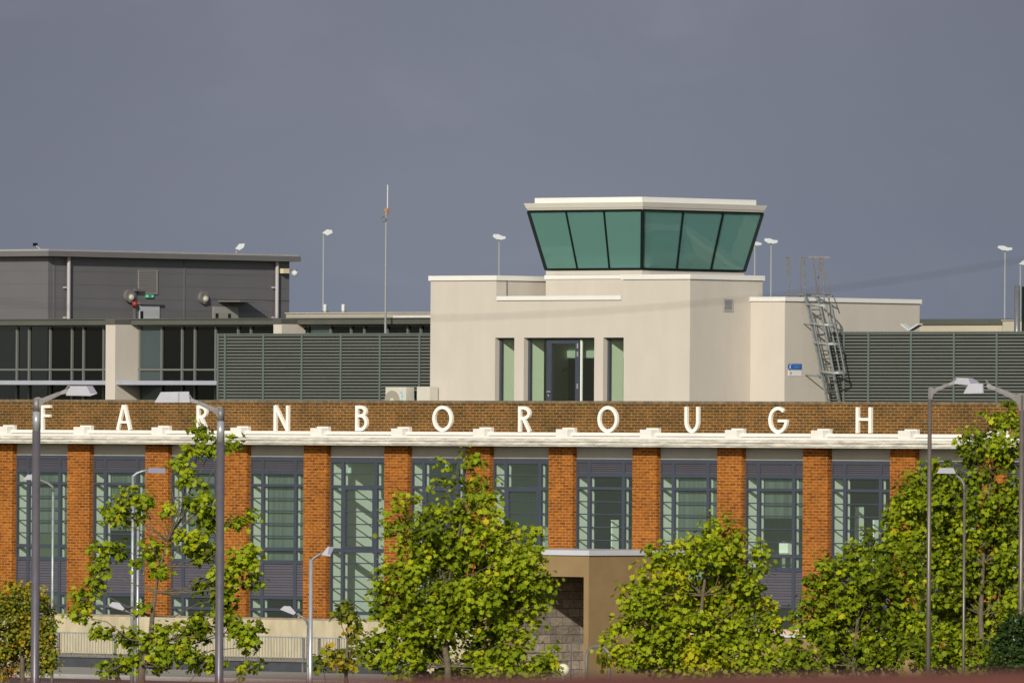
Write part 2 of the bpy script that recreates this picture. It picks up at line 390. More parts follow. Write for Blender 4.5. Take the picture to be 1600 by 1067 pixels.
# ------------------------------------------------------------------ brick terminal
UL, UR = U(-70, 800, 0), U(1680, 800, 0)
pu0, pu1 = U(105, 800, 0), U(1390, 800, 0); PITCHU = (pu1 - pu0)/10.0
PW = U(511.5, 800, 0) - U(475.5, 800, 0)
plu = [pu0 + (i-1)*PITCHU for i in range(0, 14)]      # left edges, index 0 .. 13
z_par = Z(800, 626, 0); z_c1 = Z(800, 675.8, 0); z_cb = Z(800, 696.6, -.5)
z_base = Z(430, 967.5, 0); z_beam = Z(450, 713.5, .16)
T = Thing('terminal_building', 'long two storey building with orange brick piers, white cornice and brown brick parapet', 'building', (0,0,0))
T.part('parapet_wall', MB().box(UL, UR, 0, .34, z_c1-.3, z_par-.075), M_PARAPET)
T.part('parapet_coping', MB().box(UL, UR, -.012, .36, z_par-.073, z_par), M_MOSS)
def zc(py, w=-.3): return Z(800, py, w)
c = MB()
c.box(UL, UR, -.22, 0, zc(680), zc(675))
c.box(UL, UR, -.19, 0, zc(681), zc(680.3))
c.box(UL, UR, -.42, 0, zc(684.8), zc(681.3))
corn = T.part('cornice', c, M_WHITE)
c = MB()
c.box(UL, UR, -.49, 0, zc(689.5), zc(685.0)); c.box(UL, UR, -.465, 0, zc(690.4), zc(689.7)); c.box(UL, UR, -.51, 0, zc(694.6), zc(690.6)); c.box(UL, UR, -.48, 0, zc(696.8), zc(694.8))
T.part('cornice_fascia', c, M_CORN)
for i in range(0, 14):
    u0 = plu[i] + PW*.5
    c = MB(); a = .20
    u0 += .37
    c.box(u0-a, u0+a, -.38, -.13, zc(681.5), zc(669.9))
    c.box(u0-a, u0+a+.01, -.129, -.012, zc(681.5), zc(667.6))
    T.part('cornice_block', c, M_WHITE)
    z0 = Z(800, 715, 0) if False else z_cb+.05
    T.part('brick_pier', MB().box(plu[i], plu[i]+PW, 0, .55, -.2, z_cb+.02), M_PILLAR)
# windows
GW = .15     # plane of glazing frames
def zz(py, w=GW): return Z(450, py, w)
MW = .105
def bay(i, kind, blind, wall_d, back):
    """one window between two piers: frame > glass, louvre, spandrel"""
    u0, u1 = plu[i]+PW+.002, plu[i+1]-.002
    W = u1-u0; jm = .045; ll = .34
    m1 = u0+jm+ll; m2 = u1-jm-ll-MW
    T.part('lintel', MB().box(u0, u1, .16, .5, z_beam, z_cb+.02), M_BEAM)
    f = MB(); zt = z_beam-.002; zb = 1.0
    w0, w1 = GW, GW+.07
    f.box(u0, u0+jm, w0, w1, zb, zt); f.box(u1-jm, u1, w0, w1, zb, zt)
    f.box(m1, m1+MW, w0, w1, zb, zt); f.box(m2, m2+MW, w0, w1, zb, zt)
    segs = [(u0+jm, m1), (m1+MW, m2), (m2+MW, u1-jm)]
    def rail(a, b, d=0.0):
        for s in segs: f.box(s[0], s[1], w0+.004, w1-.004, zz(b), zz(a))
    if kind == 'A':
        rails = [(713.5,720),(734.5,741),(756,760.5),(855,860.5),(875,881),(931,936),(950,954.5)]
        bars = [778.5,797.8,817.5,837.3]
        louv = [(720,734.5)]; spans = [(881,931)]; glz = [(741,875),(936,975)]
    elif kind == 'C':   # ends on the porch roof
        rails = [(713.5,720),(734.5,741),(756,760.5),(855,861)]
        bars = [778.5,797.8,817.5,837.3]; louv = [(720,734.5)]; spans = []; glz = [(741,975)]
    else:
        rails = [(713.5,722),(757,762),(855,861.5),(953,958)]
        bars = [739,778.5,797.8,817.5,837.3,878,899,918,937]; louv = []; spans = []; glz = [(722,975)]
    for a, b in rails: rail(a, b)
    for y in bars:
        for s in segs: f.box(s[0], s[1], w0+.02, w1-.02, zz(y+.9), zz(y-.9))
    if kind == 'B':
        s = segs[1]
        f.box(s[0], s[0]+.06, w0-.01, w1+.01, zz(855), zz(762)); f.box(s[1]-.06, s[1], w0-.01, w1+.01, zz(855), zz(762))
        f.box(s[0]+.06, s[1]-.06, w0-.01, w1+.01, zz(764.5), zz(762)); f.box(s[0]+.06, s[1]-.06, w0-.01, w1+.01, zz(855), zz(851.5))
    win = T.part('window', f, M_FRAME)
    gl = MB()
    for a, b in glz: gl.add([(u0, w0+.036, zz(b)), (u1, w0+.036, zz(b)), (u1, w0+.036, zz(a)), (u0, w0+.036, zz(a))], [(0,1,2,3)])
    T.part('glass', gl, M_GLASS, win)
    for a, b in louv:
        lv = MB(); n = 5
        for k in range(n):
            za, zb2 = zz(a+(b-a)*(k+.1)/n), zz(a+(b-a)*(k+.95)/n)
            for s in segs: lv.add([(s[0],w0+.045,za),(s[1],w0+.045,za),(s[1],w0+.012,zb2),(s[0],w0+.012,zb2)], [(0,3,2,1)])
        for s in segs: lv.box(s[0], s[1], w0+.05, w0+.06, zz(b), zz(a))
        T.part('louvre_panel', lv, M_SPAN, win)
    for a, b in spans:
        lv = MB(); n = 12
        for k in range(n):
            thick = .9 if k not in (3, 8) else .7
            za, zb2 = zz(a+(b-a)*(k+.08)/n), zz(a+(b-a)*(k+thick)/n)
            for s in segs: lv.add([(s[0],w0+.035,za),(s[1],w0+.035,za),(s[1],w0+.018,zb2),(s[0],w0+.018,zb2)], [(0,3,2,1)])
        for s in segs: lv.box(s[0], s[1], w0+.04, w0+.05, zz(b), zz(a))
        T.part('spandrel_panel', lv, M_SPAN, win)
    # inner faces of the mullions and the plastered return on the left of every bay
    fin = MB(); zf0, zf1 = 1.0, zz(722)
    for mx_ in (m1+MW-.03, m2+MW-.03): fin.box(mx_, mx_+.025, GW+.075, GW+.16, zf0, zf1)
    T.part('mullion_lining', fin, M_INTW, win)
    iw = MB(); iw.box(u0-.25, u0+.03, .56 if False else GW+.072, GW+.07+wall_d, zf0, zz(716))
    T.part('interior_return_wall', iw, M_INTW)
    zs = zz(884)
    if blind:
        bl = MB(); nb = 26; yb = blind; ub0 = m1+MW+.01
        for k in range(nb):
            a0, a1 = ub0+(u1+.15-ub0)*k/nb, ub0+(u1+.15-ub0)*(k+1)/nb
            o0, o1 = .006*math.sin(k*1.9), .006*math.sin((k+1)*1.9)
            w_ = GW+.18
            bl.add([(a0,w_+o0,zz(yb)),(a1,w_+o1,zz(yb)),(a1,w_+o1,zz(716)),(a0,w_+o0,zz(716))], [(0,1,2,3)])
        T.part('curtain', bl, M_BLIND)
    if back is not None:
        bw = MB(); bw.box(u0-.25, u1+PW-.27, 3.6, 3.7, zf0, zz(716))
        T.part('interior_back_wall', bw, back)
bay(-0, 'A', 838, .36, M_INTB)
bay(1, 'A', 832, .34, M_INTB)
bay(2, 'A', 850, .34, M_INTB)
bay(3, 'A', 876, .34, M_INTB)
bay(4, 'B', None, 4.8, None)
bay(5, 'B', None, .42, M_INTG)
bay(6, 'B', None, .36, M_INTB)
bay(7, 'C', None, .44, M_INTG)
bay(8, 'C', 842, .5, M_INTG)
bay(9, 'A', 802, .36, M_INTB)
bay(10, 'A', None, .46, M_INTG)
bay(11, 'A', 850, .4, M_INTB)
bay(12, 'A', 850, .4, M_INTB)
# floors, ceiling and deep back wall of the rooms
s = MB()
s.box(plu[0]+PW, plu[4]+.2, GW+.42, 4.9, zz(931), zz(884)); s.box(plu[5]+.4, plu[12]+PW, .62, 4.9, zz(931), zz(884))
T.part('floor_slab', s, M_INTG)
T.part('ceiling_slab', MB().box(UL, UR, .52, 5.4, zz(716), z_par-.7), M_INTW)
T.part('rear_wall', MB().box(UL, UR, 5.0, 5.3, -.2, zz(716.3)), M_INTG)
# stair in the tall glazed bay: sloping strings and a landing
us = plu[4]+PW
st = MB()
st.bar((us+.9, 3.0, zz(850)), (us+1.9, 3.0, zz(780)), .05, .06); st.bar((us+.9, 3.0, zz(940)), (us+1.9, 3.0, zz(870)), .05, .06)
T.part('stair_string', st, M_FRAME)
# hanging lamps seen behind the glass
for (px, py) in ((545,735),(592,735),(698,729),(785,730),(847,731)):
    u, z = P(px, py, .8); ang = .25
    lp = MB(); lp.box(u-.05, u+.05, .78, .84, z-.08, z+.08)
    T.part('ceiling_lamp', lp, M_LIGHTF)
for (pxa, pxb, pt_) in ((956.5,967,812),(1337.5,1350,792),(1365.5,1377,812)):
    ua_, zt2 = P(pxa, pt_, 1.3); dd_ = MB().box(ua_-.04, ua_, 1.3, 1.3+(pxb-pxa)/40., zz(875), zt2)
    T.part('room_divider', dd_, M_INTW)
# desk things behind the window right of the porch
d = MB(); uu, zd = P(1205, 866, .9); d.box(uu-.5, uu+.75, .7, 1.3, zd-.05, zd); d.box(uu+.35, uu+.65, .8, .95, zd, zd+.32); T.part('desk', d, M_INTW)
# roof slab behind the parapet (hidden by it from the car park)
z_roof = z_par - .55
T.part('flat_roof', MB().box(UL, UR, .345, 40, z_roof-.14, z_roof), mat('roof_felt', (.16,.155,.15), .9, 1, .2))

# ------------------------------------------------------------------ letters
LS = Thing('lettering_sign', 'row of white raised capital letters spelling FARNBOROUGH on the brown brick parapet', 'sign', (U(730,655,0), 0, Z(730,675,0)))
def stroke(mb, pts, th, y0, y1, closed=False):
    n = len(pts); pts = [Vector((a, b)) for a, b in pts]; Lf, Rt = [], []
    for i in range(n):
        if closed: a, b = pts[i-1], pts[(i+1) % n]
        else: a, b = pts[max(i-1,0)], pts[min(i+1,n-1)]
        p = pts[i]
        d1 = (p-a); d2 = (b-p)
        if d1.length < 1e-9: d1 = d2
        if d2.length < 1e-9: d2 = d1
        d1.normalize(); d2.normalize(); t = (d1+d2)
        t = t.normalized() if t.length > 1e-6 else d1
        nrm = Vector((-t.y, t.x)); k = th/2/max(.35, nrm.dot(Vector((-d1.y, d1.x))))
        Lf.append(p+nrm*k); Rt.append(p-nrm*k)
    m = n if closed else n-1
    vs = []
    for y in (y0, y1):
        vs += [(q.x, y, q.y) for q in Lf] + [(q.x, y, q.y) for q in Rt]
    fs = []
    for i in range(m):
        j = (i+1) % n
        fs.append((i, n+i, n+j, j)); fs.append((2*n+i, 2*n+j, 3*n+j, 3*n+i))
        fs.append((i, j, 2*n+j, 2*n+i)); fs.append((n+i, 3*n+i, 3*n+j, n+j))
    if not closed:
        fs.append((0, 2*n, 3*n, n)); fs.append((n-1, 2*n-1, 4*n-1, 3*n-1))
    mb.add(vs, fs)
def arc(cx, cz, rx, rz, a0, a1, n=14):
    return [(cx+rx*math.cos(R(a0+(a1-a0)*i/n)), cz+rz*math.sin(R(a0+(a1-a0)*i/n))) for i in range(n+1)]
def letter(ch, px0, px1, ptop, pbot):
    th = .089
    u0, z1 = P(px0, ptop, -.05); u1, z0 = P(px1-2.6, pbot, -.05)
    Wd, H = u1-u0, z1-z0; h = th/2; y0, y1 = -.075, .0
    mb = MB(); e = [0]
    def s(pts, closed=False, t=th):
        e[0] += 1; stroke(mb, [(u0+a, z0+b) for a, b in pts], t, y0-.0015*e[0], y1, closed)
    if ch == 'F':
        s([(h,0),(h,H)]); s([(th-.01,H-h*.8),(Wd,H-h*.8)], t=th*.85); s([(th-.01,H*.57),(Wd*.96,H*.57)], t=th*.8)
    elif ch == 'A':
        s([(h,0),(Wd/2-.02,H)]); s([(Wd-h,0),(Wd/2+.02,H)]); s([(Wd*.24,H*.31),(Wd*.76,H*.31)], t=th*.75)
    elif ch in 'RBP':
        s([(h,0),(h,H)])
        if ch == 'R':
            r = H*.27; s([(th*.8,H-h)]+arc(Wd*.42,H-r,Wd*.58-h,r-h,90,-90)+[(th*.8,H-2*r+h)]); s([(Wd*.42,H-2*r+h),(Wd-h*.6,0)])
        else:
            r = H*.235; s([(th*.8,H-h)]+arc(Wd*.45,H-r,Wd*.47-h,r-h,90,-90)+[(th*.8,H-2*r+h)])
            r2 = (H-2*r+h)/2+h*.5; s([(th*.8,2*r2-h)]+arc(Wd*.45,r2,Wd*.55-h,r2-h,90,-90)+[(th*.8,h)])
    elif ch == 'N':
        s([(h,0),(h,H)]); s([(Wd-h,0),(Wd-h,H)]); s([(h,H-.01),(Wd-h,.01)], t=th*.95)
    elif ch == 'O':
        s(arc(Wd/2,H/2,Wd/2-h,H/2-h,0,351,39), closed=True)
    elif ch == 'U':
        r = Wd/2-h; s([(h,H),(h,r*1.25+h)]+arc(Wd/2,r*1.25+h,r,r*1.25,180,360)+[(Wd-h,H)])
    elif ch == 'G':
        s(arc(Wd/2,H/2,Wd/2-h,H/2-h,48,350,34)+[(Wd-h,H*.46)]); s([(Wd*.5,H*.47),(Wd,H*.47)], t=th*.8)
    elif ch == 'H':
        s([(h,0),(h,H)]); s([(Wd-h,0),(Wd-h,H)]); s([(th-.01,H*.53),(Wd-th+.01,H*.53)], t=th*.8)
    LS.part('letter', mb, M_LETTER)
for ch, a, b, t0, b0 in (('F',65,82,633,671.2),('A',182.5,208,632.8,671.5),('R',308,326.5,633,672),('N',428.5,454,633.2,673),
    ('B',556,577,633.4,673.2),('O',676.5,709.5,633.6,674.2),('R',810.5,831.5,634.5,674.5),('O',934.5,968,634,676),
    ('U',1070.5,1095,635.3,676.3),('G',1201.5,1233.5,635.2,677.2),('H',1338,1364.5,636,676.6)):
    letter(ch, a, b, t0, b0)

# ------------------------------------------------------------------ base wall, railing, porch
WB = -.65
BW = Thing('base_wall', 'buff rendered low wall below the brick piers behind the grey railing', 'wall', (U(300,1000,WB), WB, 0))
ub0, ub1 = UL, U(745, 980, WB)
zb = Z(430, 967.0, WB)
BW.part('wall', MB().box(ub0, ub1, WB, -.003, .0, zb), M_RENDER2)
BW.part('coping', MB().box(ub0, ub1, WB-.012, -.004, zb+.001, zb+.035), mat('stained_wall_top', (.34,.27,.18), .9, 5, .35))
B2 = Thing('base_wall', 'low tan wall with grey coping right of the porch', 'wall', (U(1200,1010,WB), WB, 0))
ub2 = U(1040, 985, WB)
B2.part('wall', MB().box(ub2+.35, UR, WB, -.003, 0, Z(1210, 995, WB)), M_BROWN)
B2.part('coping', MB().box(ub2+.35, UR, WB-.05, -.004, Z(1210,994.9,WB), Z(1210,990.5,WB)), M_COPEG)
B2.part('sill_course', MB().box(ub2+.35, UR, -.35, -.004, Z(1210,990.3,-.3), Z(1210,982.5,-.3)), mat('peach_sill', (.55,.40,.28), .8, 3, .1))
WR = -1.9
RL = Thing('railing', 'grey steel railing with thin upright bars in front of the buff base wall', 'railing', (U(300,1030,WR), WR, .12))
ru0, ru1 = U(70, 990, WR), U(640, 997, WR); zr1 = Z(400, 993, WR); zr0 = Z(400, 1029.5, WR)
RL.part('top_rail', MB().box(ru0, ru1, WR-.02, WR+.02, zr1-.035, zr1), M_GALV)
RL.part('bottom_rail', MB().box(ru0, ru1, WR-.02, WR+.02, zr0-.05, zr0), M_GALVD)
b = MB(); n = int((ru1-ru0)/.105)
for k in range(n+1):
    u = ru0+(ru1-ru0)*k/n; b.box(u-.007, u+.007, WR-.007, WR+.007, zr0+.001, zr1-.036)
RL.part('bars', b, M_GALV)
for px in (90, 178, 272, 382, 472, 497, 527, 600):
    u = U(px, 1010, WR); RL.part('post', MB().box(u-.03, u+.03, WR+.021, WR+.075, .12, zr1-.01), M_GALVD)
RL.part('kick_panel', MB().box(ru0, ru1, WR+.03, WR+.05, .125, zr0-.052), mat('dark_kick_panel', (.05,.055,.065), .6, 4, .2))

WP = -3.9
pl, pr = U(742, 900, WP), U(920, 900, WP); zp = Z(920, 867.5, WP); ztop = Z(920, 863.2, WP)
PO = Thing('porch', 'tan rendered flat roofed block with an open bay projecting below the windows', 'porch', (pr, WP, .12))
ol, orr, oz = U(796, 930, WP), U(912, 930, WP), Z(912, 901, WP)
c = MB()
c.box(orr, pr, WP, WP+.3, .12, zp-.003); c.box(pl, ol, WP, WP+.3, .12, zp-.003); c.box(ol, orr, WP, WP+.3, oz, zp-.003)
c.box(pr-.25, pr, WP+.3, -.7, .12, zp-.003); c.box(pl, pl+.25, WP+.3, -.7, .12, zp-.003)
PO.part('wall', c, M_BROWN)
PO.part('roof_slab', MB().box(pl+.25, pr-.25, WP+.3, -.02, zp-.2, zp-.005), M_BROWN)
PO.part('roof_edge', MB().box(pl-.05, pr+.05, WP-.05, -.005, zp, zp+ (ztop-zp)+.06), M_COPEG)
PO.part('block_wall', MB().box(ol-.25, ol-.02, WP+.302, -.72, .12, zp-.21).box(ol, pr-.26, -.70, -.66, .12, zp-.21), M_BLOCK)
def hoop(pxs, w, r, label, name='cycle_stand', arch=True):
    (xa, ya), (xb, yb) = pxs
    ua, za = P(xa, ya, w); ub, _ = P(xb, yb, w); cr_ = min(abs(ub-ua)/2, .3) if arch else .06
    pts = [(ua, w, .12)]
    if arch:
        for k in range(9):
            a = math.pi/2*k/8; pts.append((ua+cr_*(1-math.cos(a)), w, za-cr_+cr_*math.sin(a)))
        for k in range(9):
            a = math.pi/2*k/8; pts.append((ub-cr_*(1-math.sin(a)), w, za-cr_+cr_*math.cos(a)))
    else: pts += [(ua, w, za-.06), (ua+.03, w, za), (ub-.03, w, za), (ub, w, za-.06)]
    pts.append((ub, w, .12))
    single(name, label, 'cycle stand' if arch else 'rail', MB().tube(pts, r, 8), M_GALVD, (ua, w, .12), smooth=True)
hoop(((916.5,1009),(952,1011)), -5.0, .045, 'dark curved steel hoop standing before the tan porch wall')
hoop(((892,1004),(925,1005)), WP+.9, .02, 'thin grey square topped rail inside the porch opening', 'guard_rail', False)
gb = Thing('globe_bollard', 'cream globe bollard lamp low beside the porch opening', 'bollard light', (*((lambda q:(q[0],-5.4))(P(880,1046,-5.4))), .12))
gu, gz_ = P(880, 1046, -5.4)
gb.part('globe', MB().ball((gu, -5.4, gz_), .165, 16), M_GLOBE, smooth=True)
gb.part('post', MB().tube([(gu,-5.4,.1),(gu,-5.4,gz_-.14)], .05, 10), M_GALVD)

# ------------------------------------------------------------------ control tower
WT = 4.0
t_l, t_r = U(672, 600, WT), U(1077.5, 600, WT)
zhi = Z(775, 438, WT); zhit = Z(775, 430.5, WT); zlo = Z(870, 469, WT); zlot = Z(870, 462.3, WT)
ust1, ust2 = U(775.5, 470, WT), U(973.5, 470, WT)
CTW = Thing('control_tower', 'cream rendered rooftop control tower with a green glass cab flaring outwards', 'control tower', ((t_l+t_r)/2, WT, z_roof))
dR = 2.9     # depth of the right hand high block
wT2 = WT+dR
zr = z_roof
TK = .78     # wall thickness at the piers
zw1 = Z(870, 527.5, WT)
ops = [(U(773.5,570,WT), U(803.5,570,WT)), (U(818.3,570,WT), U(928.5,570,WT)), (U(942.3,570,WT), U(974.3,570,WT))]
c = MB()
edges = [t_l] + [x for o_ in ops for x in o_] + [t_r]
for k in range(0, 8, 2): c.box(edges[k], edges[k+1], WT, WT+TK if k in (2, 4) else WT+TK, zr, zw1)
pl_ = MB()
for o_k in ops: pl_.box(o_k[0]+.0005, o_k[0]+.02, WT+.235, WT+TK, zr, zw1)
c.box(t_l, ust1, WT, WT+.3, zw1, zhi); c.box(ust1, ust2, WT, WT+.3, zw1, zlo); c.box(ust2, t_r, WT, WT+.3, zw1, zhi)
wfar = WT+6.0
# sides, back
c.box(t_r-.3, t_r, WT+.3, wT2, zw1, zhi); c.box(t_r-.3, t_r, WT+TK, wT2, zr, zw1)
c.box(t_l, t_l+.3, WT+.3, wfar, zw1, zhi); c.box(t_l, t_l+.3, WT+TK, wfar, zr, zw1)
c.box(ust2, t_r-.3, wT2-.3, wT2, zlo, zhi); c.box(ust2, ust2+.25, WT+.3, wT2-.3, zlo, zhi)
c.box(ust1-.25, ust1, WT+.3, wfar, zlo-.02, zhi)
# rear body reaching back under the cab and to the left
CW = WT+1.5
cb_l, cb_r = U(853, 425, CW), U(1003, 425, CW)
wcb, _ = Q(1163, 425, cb_r)
zcb = Z(1003, 428.5, CW)
c.box(cb_l, ust2-.0, CW, CW+.25, zlo-.4, Z(860,436.5,CW))
c.box(cb_l, cb_l+.25, CW+.25, wcb, zlo-.4, Z(860,436.5,CW))
CTW.part('wall', c, M_RENDER); CTW.part('interior_lining', pl_, M_INTW)
rb = MB(); rb.box(t_l+.3, t_r-.3, WT+TK, WT+5.2, zw1+.05, zw1+.25); rb.box(ust1, t_r-.31, WT+.31, wfar, zlo-.42, zlo-.3)
CTW.part('roof_deck', rb, M_RENDER)
# recessed interior room
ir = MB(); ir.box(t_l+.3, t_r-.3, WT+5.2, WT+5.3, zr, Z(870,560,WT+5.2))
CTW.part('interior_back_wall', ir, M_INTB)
CTW.part('interior_upper_wall', MB().box(t_l+.3, t_r-.3, WT+5.2, WT+5.3, Z(870,559.8,WT+5.2), zw1+.05), M_INTW)  # upper back wall coloured paler to carry the lit look near the ceiling
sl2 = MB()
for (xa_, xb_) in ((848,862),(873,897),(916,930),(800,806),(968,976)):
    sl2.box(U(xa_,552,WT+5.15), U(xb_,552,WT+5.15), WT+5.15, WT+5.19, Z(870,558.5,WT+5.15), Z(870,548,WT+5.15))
CTW.part('daylight_glow_bar', sl2, mat('added_clerestory_glow', (.7,.8,.65), .6, emit=(.72,.86,.64,.42)))  # glowing bars added to stand in for daylight from a rear clerestory
CTW.part('interior_floor', MB().box(t_l+.3, t_r-.3, WT+TK, WT+5.2, zr, zr+.08), M_INTG)
CTW.part('interior_ceiling', MB().box(t_l+.3, t_r-.3, WT+.31, WT+5.2, zw1+.001, zw1+.049), M_INTW)
# copings
c = MB(); o_ = .045
c.box(t_l-o_, ust1+o_, WT-o_, WT+.34, zhi, zhit); c.box(ust1-.29, ust1+o_, WT+.341, wfar+.02, zhi, zhit); c.box(t_l-o_, t_l+.34, WT+.341, wfar+.02, zhi, zhit)
c.box(ust1+o_+.001, ust2-o_-.001, WT-o_, WT+.34, zlo, zlot)
c.box(ust2-o_, t_r+o_, WT-o_, WT+.34, zhi, zhit); c.box(t_r-.34, t_r+o_, WT+.341, wT2+o_, zhi, zhit); c.box(ust2-o_, t_r-.341, wT2-.34, wT2+o_, zhi, zhit)
c.box(cb_l-.03, ust2-.05, CW-.03, CW+.3, Z(860,436.4,CW), Z(860,430.2,CW)); c.box(cb_l-.03, cb_l+.3, CW+.301, wcb, Z(860,436.4,CW), Z(860,430.2,CW))
CTW.part('coping', c, M_COPE)
# handrail panel joint in recess
jj = MB(); wj, zj = Q(792, 450, ust1); jj.box(ust1+.001, ust1+.012, wj-.02, wj+.02, zlot, zhi); CTW.part('expansion_joint', jj, M_GALVD)
# windows and door
fw0 = WT+.17; fd = .06
for k, (a, bb) in enumerate(ops):
    f = MB(); z1_ = zw1-.001
    f.box(a, a+.075, fw0, fw0+fd, zr, z1_); f.box(bb-.045, bb, fw0, fw0+fd, zr, z1_); f.box(a+.075, bb-.045, fw0, fw0+fd, z1_-.045, z1_)
    if k == 1:
        d0, d1 = U(855, 580, fw0), U(905.5, 580, fw0)
        f.box(d0-.03, d0, fw0+.001, fw0+fd, zr, z1_-.046); f.box(d1, d1+.03, fw0+.001, fw0+fd, zr, z1_-.046)
    wn = CTW.part('window', f, M_FRAME)
    CTW.part('glass', MB().add([(a,fw0+.03,zr),(bb,fw0+.03,zr),(bb,fw0+.03,z1_),(a,fw0+.03,z1_)], [(0,1,2,3)]) or None, M_GLASST, wn) if False else None
    gq = MB()
    if k == 1:
        x0, x1 = d1+.07, bb-.045
        CTW.part('glass', (lambda q: (q.add([(x0,fw0+.03,zr),(x1,fw0+.03,zr),(x1,fw0+.03,z1_-.045),(x0,fw0+.03,z1_-.045)], [(0,1,2,3)]), q)[1])(MB()), M_GLASST, wn)
        for (x0, x1) in ((a+.075, d0-.03),): gq.add([(x0,fw0+.03,zr),(x1,fw0+.03,zr),(x1,fw0+.03,z1_-.045),(x0,fw0+.03,z1_-.045)], [(0,1,2,3)])
    else: gq.add([(a+.075,fw0+.03,zr),(bb-.045,fw0+.03,zr),(bb-.045,fw0+.03,z1_-.045),(a+.075,fw0+.03,z1_-.045)], [(0,1,2,3)])
    CTW.part('glass', gq, M_GLASST, wn)
    if k == 1:
        dz = z1_-.06; dr = MB(); sw = .17
        dr.box(d0, d0+sw, fw0-.02, fw0+.05, zr, dz); dr.box(d1-sw*.8, d1, fw0-.02, fw0+.05, zr, dz); dr.box(d0+sw, d1-sw*.8, fw0-.02, fw0+.05, dz-.1, dz)
        dr.box(d0+sw, d1-sw*.8, fw0-.02, fw0+.05, zr, zr+.12)
        door = CTW.part('door', dr, M_FRAME)
        CTW.part('glass', (lambda q: (q.add([(d0+sw,fw0+.01,zr+.12),(d1-sw*.8,fw0+.01,zr+.12),(d1-sw*.8,fw0+.01,dz-.1),(d0+sw,fw0+.01,dz-.1)], [(0,1,2,3)]), q)[1])(MB()), M_GLASST, door)
        h_ = MB(); zh = Z(859, 612, fw0); h_.box(d0+.06, d0+.18, fw0-.075, fw0-.055, zh-.012, zh+.012); h_.box(d0+.055, d0+.085, fw0-.075, fw0-.02, zh-.02, zh+.02); h_.box(d0+.05, d0+.085, fw0-.03, fw0-.02, zh-.12, zh-.07)
        CTW.part('handle', h_, M_ALU, door)
        hg = MB()
        for py in (540, 553, 603): zh = Z(900, py, fw0); hg.box(d1-.06, d1-.03, fw0-.045, fw0-.02, zh-.07, zh+.06)
        CTW.part('hinge', hg, M_ALU, door)
        CTW.part('pale_mullion', MB().box(d1+.031, d1+.07, fw0-.004, fw0+.05, zr, z1_-.046), M_INTW, wn)
# wall vent on the right face
def right_panel(T_, name, u, pxa, pya, pxb, pyb, mats, out=.02, slats=0, parent=None, frame_m=None):
    wa, za = Q(pxa, pya, u); wb_, zb_ = Q(pxb, pyb, u)
    mb = MB(); mb.box(u+.001, u+out*.4, wa, wb_, zb_, za, 1 if slats else 0)
    if slats:
        e = .035
        for (q0,q1,r0,r1) in ((wa,wb_,za-e,za),(wa,wb_,zb_,zb_+e),(wa,wa+e,zb_+e,za-e),(wb_-e,wb_,zb_+e,za-e)): mb.box(u+.001, u+out, q0, q1, r0, r1)
        for k in range(slats):
            z0_ = zb_+e+(za-zb_-2*e)*(k+.15)/slats; mb.box(u+out*.45, u+out*.8, wa+e, wb_-e, z0_, z0_+(za-zb_-2*e)/slats*.55)
    return T_.part(name, mb, mats, parent)
right_panel(CTW, 'wall_vent', t_r, 1130.5, 467, 1145, 487, [M_ALU, M_DARK], .02, 5)
# lower wing to the right
WG, _z = Q(1172, 600, t_r)
g_l, g_r = t_r+.002, U(1226, 560, WG)
gw2, _z = Q(1437, 470, g_r)
zg0, zg1 = Z(1226, 470.5, WG), Z(1226, 463.8, WG)
WGT = Thing('tower_wing', 'lower cream rendered wing with white coping to the right of the control tower', 'building', ((g_l+g_r)/2, WG, zr))
c = MB(); c.box(g_l, g_r, WG, WG+.3, zr, zg0); c.box(g_r-.3, g_r, WG+.3, gw2, zr, zg0); c.box(g_l-2.5, g_r-.3, gw2-.3, gw2, zr, zg0)
c.box(g_l-2.5, g_l-2.2, wT2+.1, gw2-.3, zr, zg0)
WGT.part('wall', c, M_RENDER)
c = MB(); c.box(g_l, g_r+o_, WG-o_, WG+.32, zg0, zg1); c.box(g_r-.32, g_r+o_, WG+.321, gw2+o_, zg0, zg1); c.box(g_l-2.5, g_r-.321, gw2-.32, gw2+o_, zg0, zg1)
WGT.part('coping', c, M_COPE)
WGT.part('roof_deck', MB().box(g_l-2.2, g_r-.3, WG+.3, gw2-.3, zg0-.4, zg0-.3), M_RENDER)
# signs on the wing
SG = Thing('safety_sign', 'small blue safety sign above a white notice on the cream wing wall', 'sign', (g_r, Q(1241,577,g_r)[0], Q(1241,590,g_r)[1]))
sg = right_panel(SG, 'blue_panel', g_r, 1237.5, 568.2, 1252.3, 577.3, M_BLUE, .03)
wc_, zc_ = Q(1234, 572.8, g_r); disc = MB()
disc.tube([(g_r+.001, wc_, zc_), (g_r+.012, wc_, zc_)], .085, 18); SG.part('symbol_disc', disc, M_BLUE)
fg = MB(); fg.box(g_r+.013, g_r+.016, wc_-.018, wc_+.018, zc_-.05, zc_+.03); fg.box(g_r+.013, g_r+.016, wc_-.018, wc_+.018, zc_+.04, zc_+.065); SG.part('symbol', fg, M_COPE)
tx = MB()
for k in range(3):
    wa, za = Q(1239.5, 570.2+k*2.3, g_r); wb_, _ = Q(1250-k*1.5, 571, g_r); tx.box(g_r+.0125, g_r+.0135, wa, wb_, za-.014, za)
SG.part('lettering', tx, mat('faded_blue_print', (.12,.25,.5), .5))
right_panel(SG, 'white_panel', g_r, 1231.5, 579, 1252, 587.5, M_COPE, .03)
wa, za = Q(1235, 583, g_r); SG.part('pictogram', MB().box(g_r+.0125, g_r+.0145, wa-.03, wa+.03, za-.04, za+.04), M_INTG)

